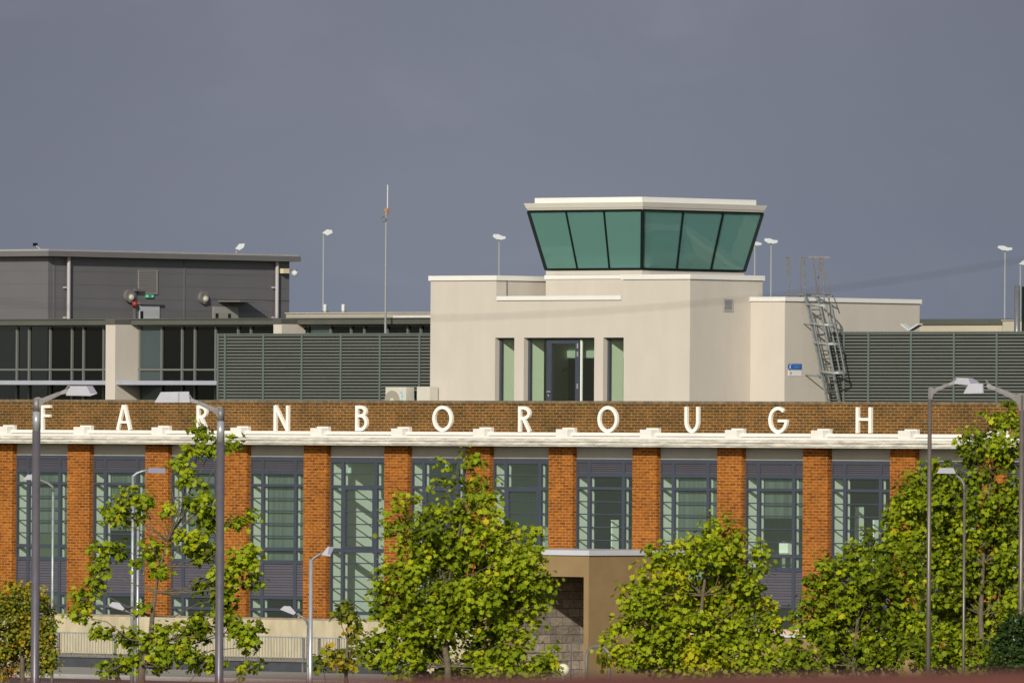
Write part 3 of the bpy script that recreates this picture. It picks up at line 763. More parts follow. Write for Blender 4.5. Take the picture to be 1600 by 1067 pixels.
# cab
CB = CTW
zb0 = Z(1003, 420.0, CW); zt0 = Z(1003, 329.0, CW)
e1 = .63; e2 = e1*ST/CT*.98     # outward lean of the front and of the right side
p_bot = [(cb_l, CW), (cb_r, CW), (cb_r, wcb), (cb_l, wcb)]
el_ = (27.0/59.5 - e1*ST)/CT if False else .05
tl_u = U(825.5, 330.5, CW-e1*.55)
E = .42
# solve the plan of the flared top: front moved out by ef, left by eleft, right by er, back by eb
ef = .42; er = ef*ST/CT
top_l = U(825.5, 331, CW-ef); top_r = cb_r+er
wtb, _ = Q(1191.5, 333, top_r)
p_top = [(top_l, CW-ef), (top_r, CW-ef), (top_r, wtb), (top_l, wtb)]
cabf = MB(); cabg = MB()
nrm = [(0,-1,0),(1,0,0),(0,1,0),(-1,0,0)]
cab_frame = None
for k in range(4):
    k2 = (k+1) % 4; a0, a1 = Vector((*p_bot[k], zb0)), Vector((*p_bot[k2], zb0)); b0, b1 = Vector((*p_top[k], zt0)), Vector((*p_top[k2], zt0))
    sd = nrm[k]
    for q in range(1, 3):
        t_ = q/3; cabf.bar(a0.lerp(a1, t_), b0.lerp(b1, t_), .045, .06, sd)
    cabf.bar(a0, a1, .05, .07, sd); cabf.bar(b0, b1, .05, .07, sd)
    cabf.bar(a0, b0, .09, .09, Vector(nrm[k])+Vector(nrm[k-1]))
    cabg.add([a0, a1, b1, b0], [(0,1,2,3)])
cab_frame = CB.part('cab_frame', cabf, M_BLACK)
CB.part('glass', cabg, M_CAB, cab_frame)
z1a = Z(1003,428.8,CW); z1b = zb0-.035
CB.part('cab_plinth', MB().box(cb_l+.0, cb_r+.0, CW, wcb, Z(860,430.0,CW)+.004, z1b), M_RENDER)
CB.part('cab_floor', MB().box(cb_l+.1, cb_r-.1, CW+.1, wcb-.1, z1b, z1b+.04), M_INTG)
dk = MB(); dk.box(cb_l+.35, cb_r-.35, CW+.35, CW+.95, zb0+.02, zb0+.32); dk.box(cb_r-.95, cb_r-.35, CW+1.0, wcb-.6, zb0+.02, zb0+.3); dk.box(cb_r-.9, cb_r-.82, CW+1.5, CW+2.2, zb0+.32, zb0+.7)
CB.part('control_desk', dk, M_INTW)
def cabpt(px, py, du): w_, z_ = Q(px, py, cb_r+du); return (cb_r+du, w_, z_)
for du_, pts_ in ((-.25, [(1010,360),(1062,360),(1080,364),(1158,410),(1160,417),(1150,417),(1074,372),(1060,367),(1010,368)]), (-.6, [(1008,396),(1042,417),(1008,417)]), (-.5, [(1074,374),(1140,417),(1112,417),(1090,404),(1080,392)])):  # pale panels added inside, shaped like the reflection in the right panes
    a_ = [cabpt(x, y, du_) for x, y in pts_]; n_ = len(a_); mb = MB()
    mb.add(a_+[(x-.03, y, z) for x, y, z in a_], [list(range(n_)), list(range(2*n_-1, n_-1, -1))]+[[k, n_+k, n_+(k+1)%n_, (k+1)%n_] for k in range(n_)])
    CB.part('reflection_panel', mb, M_INTW)
def ringtier(mb, o, za, zb_, taper=0):
    x0, x1, y0, y1 = p_top[0][0]-o, p_top[1][0]+o, p_top[0][1]-o, p_top[2][1]+o
    t = taper
    vs = [(x0+t,y0+t,za),(x1-t,y0+t,za),(x1-t,y1-t,za),(x0+t,y1-t,za),(x0,y0,zb_),(x1,y0,zb_),(x1,y1,zb_),(x0,y1,zb_)]
    mb.add(vs, [(0,3,2,1),(4,5,6,7),(0,1,5,4),(1,2,6,5),(2,3,7,6),(3,0,4,7)])
zf = lambda py: Z(1003, py, CW-ef)
rf = MB(); ringtier(rf, .03, zf(327.6), zf(323.8), .02); cr_ = CB.part('cab_roof', rf, M_RENDER)
rf = MB(); ringtier(rf, .09, zf(323.5), zf(315.8), .05); CB.part('roof_fascia', rf, mat('cream_fascia', (.60,.58,.52), .5, 1, .05), cr_)
rf = MB(); ringtier(rf, -.12, zf(315.7), zf(307.4)); CB.part('roof_upstand', rf, M_COPE, cr_)
CB.part('cab_ceiling', MB().box(p_top[0][0]+.12, p_top[1][0]-.12, p_top[0][1]+.12, p_top[2][1]-.12, zt0-.02, zf(327.7)), M_INTW)

# ------------------------------------------------------------------ louvred screens
def screen(label, pxa, pxb, ptop, w, posts, name='louvred_screen', endret=False):
    ua, ub = U(pxa, 570, w), U(pxb, 570, w); px_m = (pxa+pxb)/2; zt_ = Z(px_m, ptop, w)
    S = Thing(name, label, 'screen', ((ua+ub)/2, w, zr))
    pit = .0866; n = int((zt_-zr)/pit); b = MB()
    for k in range(n):
        z1_ = zt_-.02-k*pit
        b.add([(ua,w,z1_-.048),(ub,w,z1_-.048),(ub,w+.03,z1_),(ua,w+.03,z1_),(ua,w+.004,z1_-.052),(ub,w+.004,z1_-.052),(ub,w+.034,z1_-.004),(ua,w+.034,z1_-.004)], [(0,1,2,3),(4,7,6,5),(0,4,5,1)])
        if endret: b.add([(ua,w,z1_-.056),(ua+.0,w+1.2,z1_-.056),(ua+.05,w+1.2,z1_),(ua+.05,w,z1_)], [(0,1,2,3)])
    S.part('louvre_blades', b, M_SCREEN)
    for px in posts:
        u = U(px, 570, w-.02); S.part('post', MB().box(u-.028, u+.028, w-.02, w-.002, zr, zt_-.01), M_POSTG)
    S.part('backing_frame', MB().box(ua, ub, w+.07, w+.09, zr, zt_-.03), mat('screen_backing', (.05,.055,.05), .9))
    S.part('top_trim', MB().box(ua, ub, w-.005, w+.08, zt_-.018, zt_+.012), M_POSTG)
    return S
screen('grey green louvred plant screen left of the control tower', 338, 674, 521.5, 5.4, (340,351,411,471,532,593,655), endret=True)
WS, _ = Q(1296, 570, g_r)
screen('grey green louvred plant screen right of the access ladder', 1296, 1680, 518.5, WS, (1318,1356.5,1423,1490,1557,1625))

# ------------------------------------------------------------------ air units
def acunit(label, px0, px1, py0, w, px2=None, fan=True):
    u0, z1_ = P(px0, py0, w); u1 = U(px1, 615, w)
    A = Thing('air_conditioning_unit', label, 'air conditioner', ((u0+u1)/2, w, zr), 'air conditioning units on the flat roof')
    A.part('casing', MB().box(u0, u1, w, w+.32, zr+.1, z1_), M_AC)
    A.part('feet', MB().box(u0+.05, u0+.12, w, w+.3, zr, zr+.099).box(u1-.12, u1-.05, w, w+.3, zr, zr+.099), M_GALVD)
    if fan:
        uc = u0+(u1-u0)*.33; zc_ = z1_-.36; f = MB(); f.tube([(uc, w-.012, zc_), (uc, w+.0, zc_)], .27, 24); fg_ = A.part('fan_grille', f, M_ACD)
        f = MB(); f.tube([(uc, w-.02, zc_), (uc, w-.0121, zc_)], .07, 14); A.part('fan_hub', f, M_AC, fg_)
        f = MB(); ul = u0+(u1-u0)*.79; f.box(ul-.04, ul+.03, w-.006, w-.0001, z1_-.18, z1_-.12); f.box(ul-.01, ul+.06, w-.006, w-.0001, z1_-.28, z1_-.21); f.box(ul-.03, ul+.05, w-.006, w-.0001, z1_-.37, z1_-.32); A.part('label', f, M_CYAN)
    return A
acunit('cream air conditioning unit with round fan and pale blue label', 602.5, 634.5, 604.7, 3.5)
acunit('plain cream air conditioning unit against the left corner of the control tower', 651.5, 671.5, 604, 3.6, fan=False)
pb = MB(); up, zp_ = P(641, 616, 4.0); pb.tube([(up-.05,4.0,zp_+.03),(up+.15,4.0,zp_)], .1, 12); pp = P(647, 618, 3.9); 
PG = Thing('pipe_bundle', 'brown lagged pipes between the two air conditioning units', 'pipes', (up, 4.0, zr))
PG.part('lagging', pb, M_RUST); PG.part('elbow', MB().tube([(up+.16,4.0,zp_),(up+.3,4.0,zp_-.02),(up+.32,4.0,zr)], .1, 12), M_BLACK)

# ------------------------------------------------------------------ glazed office on the roof
WO = 9.0
OF = Thing('glazed_office', 'dark glazed rooftop storey with cream columns and a pale sunshade behind the parapet', 'building', (U(200,600,WO), WO, zr))
o_l, o_r = U(-80, 560, WO), t_l+.5
zo1 = Z(200, 507.8, WO); zo2 = Z(200, 498.0, WO)
OF.part('roof_fascia', MB().box(o_l, o_r, WO-.32, WO+.3, zo1, zo2-.03).box(o_l, o_r, WO-.36, WO+8, zo2-.03, zo2), M_FASCIA)
f = MB()
for px in (-20, 27.5, 46.5, 79.5, 113.5, 131.5, 163, 219.5, 253.5, 285.5, 305.5, 338, 373, 393, 482, 517.5, 549.5, 570, 606, 638, 658.5):
    u = U(px, 560, WO); f.box(u-.028, u+.028, WO-.05, WO+.05, zr, zo1)
zt1 = Z(100, 577.5, WO); f.box(o_l, o_r, WO-.045, WO+.045, zt1-.025, zt1+.025); f.box(o_l, o_r, WO-.045, WO+.045, zo1-.05, zo1-.001)
fr_ = OF.part('window_frame', f, M_MULL)
def pane(a, bb): return (lambda q: (q.add([(U(a,560,WO),WO+.01,zr),(U(bb,560,WO),WO+.01,zr),(U(bb,560,WO),WO+.01,zo1),(U(a,560,WO),WO+.01,zo1)], [(0,1,2,3)]), q)[1])(MB())
OF.part('dark_glass', pane(-80, 217), M_OFFICE, fr_); OF.part('pale_glass', pane(219.5, 253), M_OFFPALE, fr_)
OF.part('dark_glass', pane(253.5, 481), M_OFFICE, fr_); OF.part('pale_glass', pane(482, 517), M_OFFPALE, fr_); OF.part('dark_glass', pane(517.5, 690), M_OFFICE, fr_)
OF.part('interior_wall', MB().box(o_l, o_r, WO+4, WO+4.2, zr, zo1), M_INTB)
for (a, m_, bb) in ((165,180,218), (427,440,480)):
    wcf = WO-.95; ua, ub = U(a, 560, wcf), U(m_, 560, wcf)
    OF.part('column', MB().box(ua, ub, wcf, WO+.004, zr, zo1-.001), M_RENDER)
    OF.part('column_cap', MB().box(ua, ub, wcf-.02, WO-.33, zo1, zo2-.035), M_FASCIA)
c = MB(); wsf = WO-.9; zs0, zs1 = Z(100,601,wsf), Z(100,594.5,wsf)
ucl, ucr = U(165,560,WO-.95), U(180,560,WO-.95)
c.box(o_l, ucl-.002, wsf, WO-.052, zs0, zs1); OF.part('sunshade', c, M_SHELF)
c = MB(); c.box(ucr+.002, U(430,595,wsf), wsf, WO-.052, zs0, zs1); OF.part('sunshade', c, M_SHELF)
cc = MB(); uc_, zc_ = P(477, 515, WO-.95); ucf = U(440,560,WO-.95)
wq, zq = Q(476, 514.5, ucf); cc.box(ucf, ucf+.16, wq-.03, wq+.03, zq, zq+.03); cc.box(ucf+.1, ucf+.2, wq-.04, wq+.04, zq-.08, zq-.001)
OF.part('wall_camera', cc, M_BLACK)

# ------------------------------------------------------------------ grey metal hall
WH = 16.0
h_c = U(75, 450, WH)
hw2, _ = Q(452, 450, h_c)
zh1 = Z(75, 400.5, WH); zht = Z(75, 389.5, WH)
H = Thing('metal_hall', 'tall grey metal clad hall with a flat overhanging roof behind the glazed office', 'building', (h_c, WH, z_roof))
hl = h_c-14
c = MB(); c.box(hl, h_c, WH, hw2, zr, zh1); H.part('cladding', c, M_CLAD)
c = MB()
for py in (424, 444.5, 466, 482):
    z_ = Z(40, py-1.0, WH)
    c.box(hl, h_c+.006, WH-.006, WH-.0005, z_-.012, z_+.012); c.box(h_c+.0005, h_c+.006, WH, hw2, z_-.012, z_+.012)
for px in (84, 288): wq, _ = Q(px, 450, h_c); c.box(h_c+.0005, h_c+.02, wq-.03, wq+.03, zr, zh1-.001)
H.part('seam', c, M_SEAM)
ov = .32
def tier(x0,x1,y0,y1,z0,z1): return MB().box(x0,x1,y0,y1,z0,z1)
rf = H.part('roof', tier(hl, h_c+ov, WH-ov, hw2+.15, zh1, zht-.05), M_ROOFE)
H.part('roof_trim', tier(hl, h_c+ov-.06, WH-ov+.06, hw2+.1, zht-.049, zht), M_ALU, rf)
def onhall(px, py): return Q(px, py, h_c)
for px, pt in ((103, 402), (428.5, 409)):
    wq, _ = onhall(px, 450); mb = MB().tube([(h_c+.11, wq, zr), (h_c+.11, wq, zh1-.002)], .055, 10)
    for py in (449, 496): _, z_ = onhall(px, py); mb.box(h_c+.001, h_c+.1, wq-.12, wq-.03, z_-.03, z_+.02)
    H.part('downpipe', mb, mat('downpipe_grey', (.36,.34,.35), .4))
right_panel(H, 'louvre_vent', h_c, 215, 421.5, 245, 460, [mat('vent_grey', (.22,.21,.20), .5), M_SEAM], .04, 11)
wq, z1_ = onhall(217, 477); w2_, _ = onhall(247.5, 477)
c = MB(); c.box(h_c+.001, h_c+.05, wq, w2_, zr, z1_); dd = H.part('door', c, M_DOOR)
H.part('door_glass', MB().box(h_c+.051, h_c+.056, wq+.01, wq+.13, zr, z1_-.17), M_BLACK, dd)
H.part('door_hood', MB().box(h_c+.001, h_c+.12, wq-.08, w2_+.08, z1_+.02, z1_+.1), M_SEAM, dd)
wq, z1_ = onhall(332, 479); w2_, _ = onhall(371, 479)
c = MB(); c.box(h_c+.001, h_c+.04, wq, w2_, zr, z1_); dd = H.part('double_door', c, mat('grey_green_door', (.27,.27,.25), .5))
g_ = MB()
for px in (337.5, 357): wa, _ = onhall(px, 490); g_.box(h_c+.041, h_c+.045, wa-.06, wa+.06, zr, z1_-.2)
H.part('door_glass', g_, M_BLACK, dd)
w3_, zc3 = onhall(322, 470.5); w4_, _ = onhall(372, 470.5)
H.part('canopy', MB().box(h_c+.001, h_c+.9, w3_+.5, w4_+.3, zc3-.02, zc3+.03), M_ROOFE)
for (px, py) in ((200, 462.5), (316, 465)):
    wq, z_ = onhall(px, py); L_ = MB().tube([(h_c+.001, wq, z_), (h_c+.10, wq, z_)], .19, 20)
    lo = H.part('bulkhead_lamp', L_, M_GALVD)
    H.part('lens', MB().ball((h_c+.10, wq+.03, z_-.04), .10, 12), mat('lens_white', (.38,.37,.32), .3) if 'lens_white' not in bpy.data.materials else bpy.data.materials['lens_white'], lo, smooth=True)
wq, z_ = onhall(232, 462.8); es = H.part('exit_sign', MB().box(h_c+.001, h_c+.06, wq-.16, wq+.16, z_-.05, z_+.05), M_GREENS)
H.part('pictogram', MB().box(h_c+.061, h_c+.063, wq-.15, wq-.08, z_-.03, z_+.03).box(h_c+.061, h_c+.063, wq+.07, wq+.14, z_-.02, z_+.02), M_COPE, es)
wq, z_ = onhall(206.5, 475); H.part('alarm_beacon', MB().ball((h_c+.12, wq-.02, z_), .09, 12), M_RED, smooth=True)
wq, _ = onhall(209.5, 480); _, z_ = onhall(209.5, 452); H.part('conduit', MB().box(h_c+.001, h_c+.06, wq-.03, wq+.03, zr, z_).box(h_c+.061, h_c+.14, wq-.1, wq+.25, z_-.06, z_+.02), M_SEAM)
wq, z_ = onhall(440, 423.5); H.part('floodlight', MB().box(h_c+.02, h_c+.2, wq-.14, wq+.12, z_-.07, z_+.07), M_YEL)
wq, z_ = onhall(452, 426); c = MB().box(h_c+.001, h_c+.3, wq-.02, wq+.02, z_+.05, z_+.09); dm = H.part('camera_bracket', c, M_GALVD)
H.part('dome_camera', MB().ball((h_c+.22, wq, z_-.02), .10, 14), M_FARW, dm, smooth=True)
cb_ = MB(); wq, z_ = onhall(350, 442.5); 
c = MB(); wa, za = onhall(318, 466.5); wb_, zb_ = onhall(452, 468); c.box(h_c+.006, h_c+.02, wa, wb_, za-.012, za+.012); H.part('cable_tray', c, M_SEAM)
# small fitting on the roof edge
X = Thing('roof_fitting', 'tiny dark fitting on a pale stay at the left roof edge of the grey hall', 'fitting', (U(62,388,WH+.5), WH+.5, zht))
ua, za = P(55, 383, WH+.5); ub, zb_ = P(63, 388.5, WH+.5)
X.part('stay', MB().tube([(ua, WH+.5, za), (ub, WH+.5, zb_-.02)], .02, 6), M_ALU); X.part('head', MB().box(ua-.05, ua+.05, WH+.45, WH+.55, za-.03, za+.06), M_BLACK)

# ------------------------------------------------------------------ things behind
def farblock(label, pxa, pxb, ptop, pmid, w, m1, m2=None, pm2=None):
    ua, zt_ = P(pxa, ptop, w); ub = U(pxb, ptop, w); zt_ = Z((pxa+pxb)/2, ptop, w); zm = Z((pxa+pxb)/2, pmid, w)
    S = Thing('distant_block', label, 'building', ((ua+ub)/2, w, z_roof))
    S.part('wall', MB().box(ua, ub, w, w+5, z_roof, zm-.001), m2 or m1); S.part('roof_edge', MB().box(ua-.02, ub+.02, w-.04, w+5.03, zm, zt_), m1)
    return S
M_CREAMB = mat('cream_band', (.42,.40,.33), .8, 1, .08)
farblock('cream block with two short flues showing between the grey hall and the tower', 447, 674, 488, 489.5, 22, M_CREAMB, mat('cream_band2', (.36,.34,.29), .8, 1, .08))
farblock('long low block with a dark roof edge behind the right screen', 1430, 1566, 498.3, 507.6, 17, M_FASCIA, mat('cream_band3', (.46,.41,.31), .8, 1, .08))
farblock('pale end block at the right edge beside the steel flue', 1566.6, 1690, 499.5, 501, 16.5, M_CREAMB, mat('cream_band4', (.42,.40,.31), .8, 1, .08))
gt = MB(); ua, za = P(614, 497.5, 15); ub, zb_ = P(676, 494.5, 15); gt.box(ua, ub, 15, 15.15, za-.02, za+.07)
single('white_gutter', 'thin white gutter left of the control tower wall', 'gutter', gt, M_COPE, (ua, 15, za-.02))
for px, lab in ((508, 'left of the two short pale flues on the cream block'), (536.5, 'right of the two short pale flues on the cream block')):
    u, z_ = P(px, 475.5, 24); _, z0_ = P(px, 489, 24)
    FL = Thing('roof_flue', lab, 'flue', (u, 24, z0_-.02), 'short flues on the cream block')
    FL.part('pipe', MB().tube([(u,24,z0_-.02),(u,24,z_)], .06, 10), M_FARW); FL.part('collar', MB().tube([(u,24,z0_),(u,24,z0_+.06)], .1, 10).tube([(u+.06,24,z0_),(u+.06,24,z_-.02)], .02, 6), M_GALVD)
u, z_ = P(1589.5, 446, 12); FL = Thing('steel_flue', 'tall polished steel flue behind the right screen', 'flue', (u, 12, z_roof))
FL.part('pipe', MB().tube([(u,12,z_roof),(u,12,z_)], .078, 20), M_STEEL, smooth=True)
FL.part('support', MB().tube([(u+.12,12.1,z_roof),(u+.12,12.1,z_-.03)], .035, 8).tube([(u-.10,12.1,z_roof),(u-.10,12.1,z_-.03)], .02, 8), M_BLACK)
# thin mast
u, z_ = P(603.5, 289, 8); _, z1_ = P(603.5, 327, 8)
MS = Thing('radio_mast', 'tall thin pale mast with a whip tip rising left of the control tower', 'mast', (u, 8, z_roof))
MS.part('pole', MB().tube([(u,8,z_roof),(u,8,z1_)], [.034,.026], 8), M_FARP)
MS.part('whip', MB().tube([(u+.05,8,z1_-.05),(u+.055,8,z_)], .018, 6), M_FARW)
MS.part('clamp', MB().box(u-.04, u+.08, 7.96, 8.04, z1_-.06, z1_+.02).box(u+.03, u+.07, 7.96, 8.04, z1_-.16, z1_-.061), M_RUST)
rg = MB(); rc = z1_-.27
rg.tube([(u-.03+.075*math.cos(a*math.pi/8), 7.94, rc+.075*math.sin(a*math.pi/8)) for a in range(17)], .012, 6, cap=False); MS.part('ring', rg, M_GALVD)

# ------------------------------------------------------------------ ladder and guard posts
ZL = z_roof
LD = Thing('access_ladder', 'galvanised caged access ladder leaning on the cream wing', 'ladder', (g_r+.7, Q(1296,620,g_r)[0], z_roof))
def LP(px, py, du): # point at du metres off the right face
    w_, z_ = Q(px, py, g_r+du); return Vector((g_r+du, w_, z_))
zbl = z_roof
def rail_pts(pa, da, pb_, db): return [LP(*pa, da), LP(*pb_, db)]
A0, A1 = LP(1293, 628, .75), LP(1259, 462, .10)
dwl = .48
st_ = MB()
for off in (0, dwl):
    a, b_ = A0+Vector((0,off,0)), A1+Vector((0,off,0)); d_ = (b_-a).normalized()
    st_.bar(a - d_*.5, b_, .065, .05, (1,0,0)); 
LD.part('stringer', st_, M_GALVL)
rg = MB(); nr = 13
for k in range(nr):
    p_ = A0.lerp(A1, (k+.3)/nr); LD.part('rung', MB().tube([p_, p_+Vector((0,dwl,0))], .014, 6), M_GALVL)
# cage hoops: half rings on the outer side
hp = MB(); ring_pts = []
for k, (py, ) in enumerate(((475,), (505,), (535,), (580,))):
    t_ = (628-py)/(628-462.); c0 = A0.lerp(A1, t_) ; pts = []
    for q in range(13):
        a = math.pi*q/12; pts.append(c0+Vector((.62*math.sin(a), dwl/2-(dwl/2+.1)*math.cos(a), -.05*math.sin(a))))
    ring_pts.append(pts)
    hp = MB()
    for q in range(12): hp.bar(pts[q], pts[q+1], .012, .055, (0,0,1))
    LD.part('hoop', hp, M_GALVL)
cg = MB()
for q in (1, 3, 6, 9, 11):
    top = ring_pts[0][q]; d_ = (ring_pts[0][q]-ring_pts[-1][q]).normalized(); cg.tube([ring_pts[-1][q], top + d_*.0], .018, 6)
LD.part('cage_bar', cg, M_GALVL)
# braces to wall and walk-through head
br = MB()
for py in (470, 508, 588):
    t_ = (628-py)/(628-462.); c0 = A0.lerp(A1, t_)
    for off in (0, dwl): br.tube([c0+Vector((0,off,0)), Vector((g_r, c0.y+off, c0.z+.04))], .02, 6)
LD.part('wall_bracket', br, M_GALVL)
hd = MB(); zt_ = LP(1262, 402, 0).z
T0, T1 = LP(1271, 402, .1), LP(1284, 462, .12)
hd.tube([A1+Vector((0,dwl,0)), LP(1270,402,.1)], .022, 6); hd.tube([A1, A1+Vector((-.05,-.05,1.0))], .022, 6)
hd.tube([LP(1281,402,.3), LP(1300,462,.55)], .018, 6); hd.tube([LP(1285,402,.3), LP(1288,470,.5)], .018, 6)
hd.bar(LP(1262,402,.0), LP(1296,402,.35), .03, .05, (0,0,1)); hd.bar(LP(1255,461,-.1), LP(1302,463,.4), .03, .04, (0,0,1))
LD.part('head_frame', hd, M_GALVD)
pf = MB(); q0 = LP(1241,456,-.3); pf.box(q0.x-.3, q0.x+.35, q0.y, q0.y+1.1, zg1+.04, zg1+.09); LD.part('step_over_platform', pf, M_GALVD)
def gpost(label, px, ptop, pbot, dpx=-4.5, pm=430, dx2=0):
    wq, zt_ = Q(px, ptop, g_r-.6); _, z0_ = Q(px, pbot, g_r-.6); z0_ = min(z0_, zg1+.02)
    w2q, _ = Q(px+dpx, ptop, g_r-.6); _, zm_ = Q(px, pm, g_r-.6)
    S = Thing('roof_aerial', label, 'aerial', (g_r-.6, wq, zg1-.3), 'aerials on the wing roof')
    S.part('pole', MB().tube([(g_r-.6,wq,zg1-.3),(g_r-.6,wq,zt_)], .016, 6), M_GALVD)
    S.part('dipole', MB().tube([(g_r-.6,w2q,zm_),(g_r-.6,w2q,zt_)], .024, 6), M_GALVD)
    S.part('spacer', MB().tube([(g_r-.6,wq,zt_-.03),(g_r-.6,w2q,zt_-.03)], .01, 6), M_GALVD)
gpost('leftmost double aerial on the cream wing roof', 1233.5, 401, 460)
gpost('middle double aerial on the cream wing roof left of the ladder head', 1251, 401, 460, 4.8)
gpost('right double aerial beside the ladder head on the wing roof', 1279, 402, 460, 3.5)

# ------------------------------------------------------------------ street lamps
def lamp(label, px, pe, Y, pw, head, arm, name='street_lamp', zbase=0.0, group='street lamps', sleeve=None, pole_m=None, head_m=None, depth=.22, lens=None, cat='street lamp', armw=None, bracket=None):
    """px,pe = pole top in the photo, Y = distance; head/arm = outlines in metres worked out from the photo"""
    top = G(px, pe, Y); s_ = Y/F; r = pw*s_/2
    S = Thing(name, label, cat, (top.x, Y, zbase), group, frame=False)
    def q(dx, py): g_ = G(px, py, Y); return (top.x+dx*s_, g_.z)
    zt = top.z
    if sleeve:
        zs_a, zs_b = q(0, sleeve[0])[1], q(0, sleeve[1])[1]
        S.part('pole', MB().tube([(top.x,Y,zbase-.1),(top.x,Y,zbase+1.2),(top.x,Y,zbase+1.25),(top.x,Y,zs_b)], [r*1.35,r*1.35,r*1.12,r*1.05], 16), pole_m or M_POLEP, smooth=True)
        S.part('sleeve', MB().tube([(top.x,Y,zs_b),(top.x,Y,zs_a)], r*.98, 16), M_POLEB, smooth=True)
        S.part('socket', MB().tube([(top.x,Y,zs_a),(top.x,Y,zt)], [r*.9,r*.95], 14), M_GALVD, smooth=True)
    else:
        S.part('pole', MB().tube([(top.x,Y,zbase-.1),(top.x,Y,zt)], [r*1.15,r*.9], 12), pole_m or M_GALV, smooth=True)
    if bracket:
        k, mir = bracket; pm_ = lambda x, y: (top.x+x*mir*k*s_, zt+(y)*k*s_)
        A = [(-3,-21),(4,-21),(5,-15),(8,-10),(14,-5.5),(37,5.5),(36,10),(34,10.5),(8,.5),(3,2.5),(-3,1)]; Kn = [(34.5,10),(46,15),(49,12),(46,8),(37,6)]; Sl = [(9,-2.6),(11,-3.2),(31,5.8),(30,7.2)]
        Ty = [(44,14),(49,21),(51,21),(46,13)]
        mb = MB()
        for pl_, y0_, y1_, mi in ((A,-.035,.035,0),(Kn,-.025,.025,1),(Sl,-.04,-.036,1),(Ty,-.02,.02,0)):
            pp_ = [pm_(*q_) for q_ in pl_]; ar = sum(pp_[i][0]*pp_[(i+1)%len(pp_)][1]-pp_[(i+1)%len(pp_)][0]*pp_[i][1] for i in range(len(pp_)))
            if ar < 0: pp_ = pp_[::-1]
            mb.prism(pp_, Y+y0_, Y+y1_, mi)
        S.part('arm', mb, [M_BRACK, M_GALVD])
    elif arm:
        pts = [(q(dx,py)[0], Y-.0, q(dx,py)[1]) for dx, py in arm]; aw = (armw or (4.5, 2.6))
        mb = MB(); n = len(pts)
        for i in range(n-1):
            wa = aw[0]+(aw[1]-aw[0])*i/(n-1); mb.bar(pts[i], pts[i+1], .07, wa*s_*2, (0,1,0)) if False else None
        mb.tube(pts, [(aw[0]+(aw[1]-aw[0])*i/(n-1))*s_ for i in range(n)], 8)
        S.part('arm', mb, M_GALVD if not head_m else M_GALV, smooth=True)
    poly = [q(dx, py) for dx, py in head]
    # counter-clockwise seen from the camera
    ar = sum(poly[i][0]*poly[(i+1)%len(poly)][1]-poly[(i+1)%len(poly)][0]*poly[i][1] for i in range(len(poly)))
    if ar < 0: poly = poly[::-1]
    # lantern leans its broad top towards the low side: slabs offset in depth
    zc_ = sum(p[1] for p in poly)/len(poly); hh = max(p[1] for p in poly)-min(p[1] for p in poly)
    mb = MB(); n = len(poly); sl = depth*.75
    f_ = [(x, Y-.02-(zc_-z_)/max(hh,.001)*sl*1.0, z_) for x, z_ in poly]; bk = [(x, y+.07, z_+.0) for x, y, z_ in f_]
    fs = [list(range(n)), list(range(2*n-1, n-1, -1))] + [[i, n+i, n+(i+1)%n, (i+1)%n] for i in range(n)]
    mb.add(f_+bk, fs); lh = S.part('lantern', mb, head_m or M_LANT)
    if lens:
        p2 = [q(dx, py) for dx, py in lens]
        ar = sum(p2[i][0]*p2[(i+1)%len(p2)][1]-p2[(i+1)%len(p2)][0]*p2[i][1] for i in range(len(p2)))
        if ar < 0: p2 = p2[::-1]
        n = len(p2); f2 = [(x, Y-.026-(zc_-z_)/max(hh,.001)*sl, z_) for x, z_ in p2]; b2 = [(x, y+.005, z_) for x, y, z_ in f2]
        mb = MB(); mb.add(f2+b2, [list(range(n)), list(range(2*n-1, n-1, -1))] + [[i, n+i, n+(i+1)%n, (i+1)%n] for i in range(n)]); S.part('lens', mb, M_LENS, lh)
    return S
big_arm_r = [(1,640),(1.5,628),(7,620),(24,612),(38,609),(47,609)]
lamp('large grey street lamp at the left edge with its lantern pointing right', 57.2, 622.5, 187, 12.2,
     [(46,617.5),(49.5,602.5),(87,602.5),(95,614),(84,618)], big_arm_r, sleeve=(643,673), bracket=(1.0,1),
     lens=[(78,602.8),(86.8,602.8),(94.6,613.6),(84,614)])
lamp('large grey street lamp in front of the sparse tree with its lantern pointing left', 345, 637, 187, 12.2,
     [(-103.5,629.5),(-94,613),(-50,612),(-48,629)], [(-1,655),(-3,642),(-10,634),(-28,624),(-42,618),(-49,618)], sleeve=(658,690), bracket=(1.0,-1),
     lens=[(-66.5,613),(-65,613),(-65,628.5),(-66.5,628.5)])
lamp('tall slim brown grey street lamp at right with its lantern pointing right', 1453, 607, 215, 7.0,
     [(37,599.5),(40,590),(67,590.5),(78,597.5),(66,602)], [(0,622),(1,612),(6,606),(22,600),(32,597),(40,596)], pole_m=M_POLEW, bracket=(.80,1),
     lens=[(60,590.6),(67,590.6),(77.6,597.3),(63,599)])
lamp('grey street lamp at the right edge with its lantern pointing left', 1597, 617, 205, 8.5,
     [(-92,615.5),(-84,601),(-61,599.5),(-60,614.5)], [(0,636),(-1,622),(-7,617),(-25,610),(-40,605),(-62,605)], pole_m=M_POLEW, bracket=(1.15,-1), zbase=.0,
     lens=[(-62,600),(-60.4,600),(-60.2,614),(-62,614)])
lamp('short slim street lamp behind the large left lamp with its lantern pointing left', 83, 764, 285, 4.2,
     [(-47,749.5),(-40,741.5),(-26,742),(-22,750)], [(0,768),(-1,760),(-8,755),(-20,750),(-26,747)], armw=(2.4,1.8))
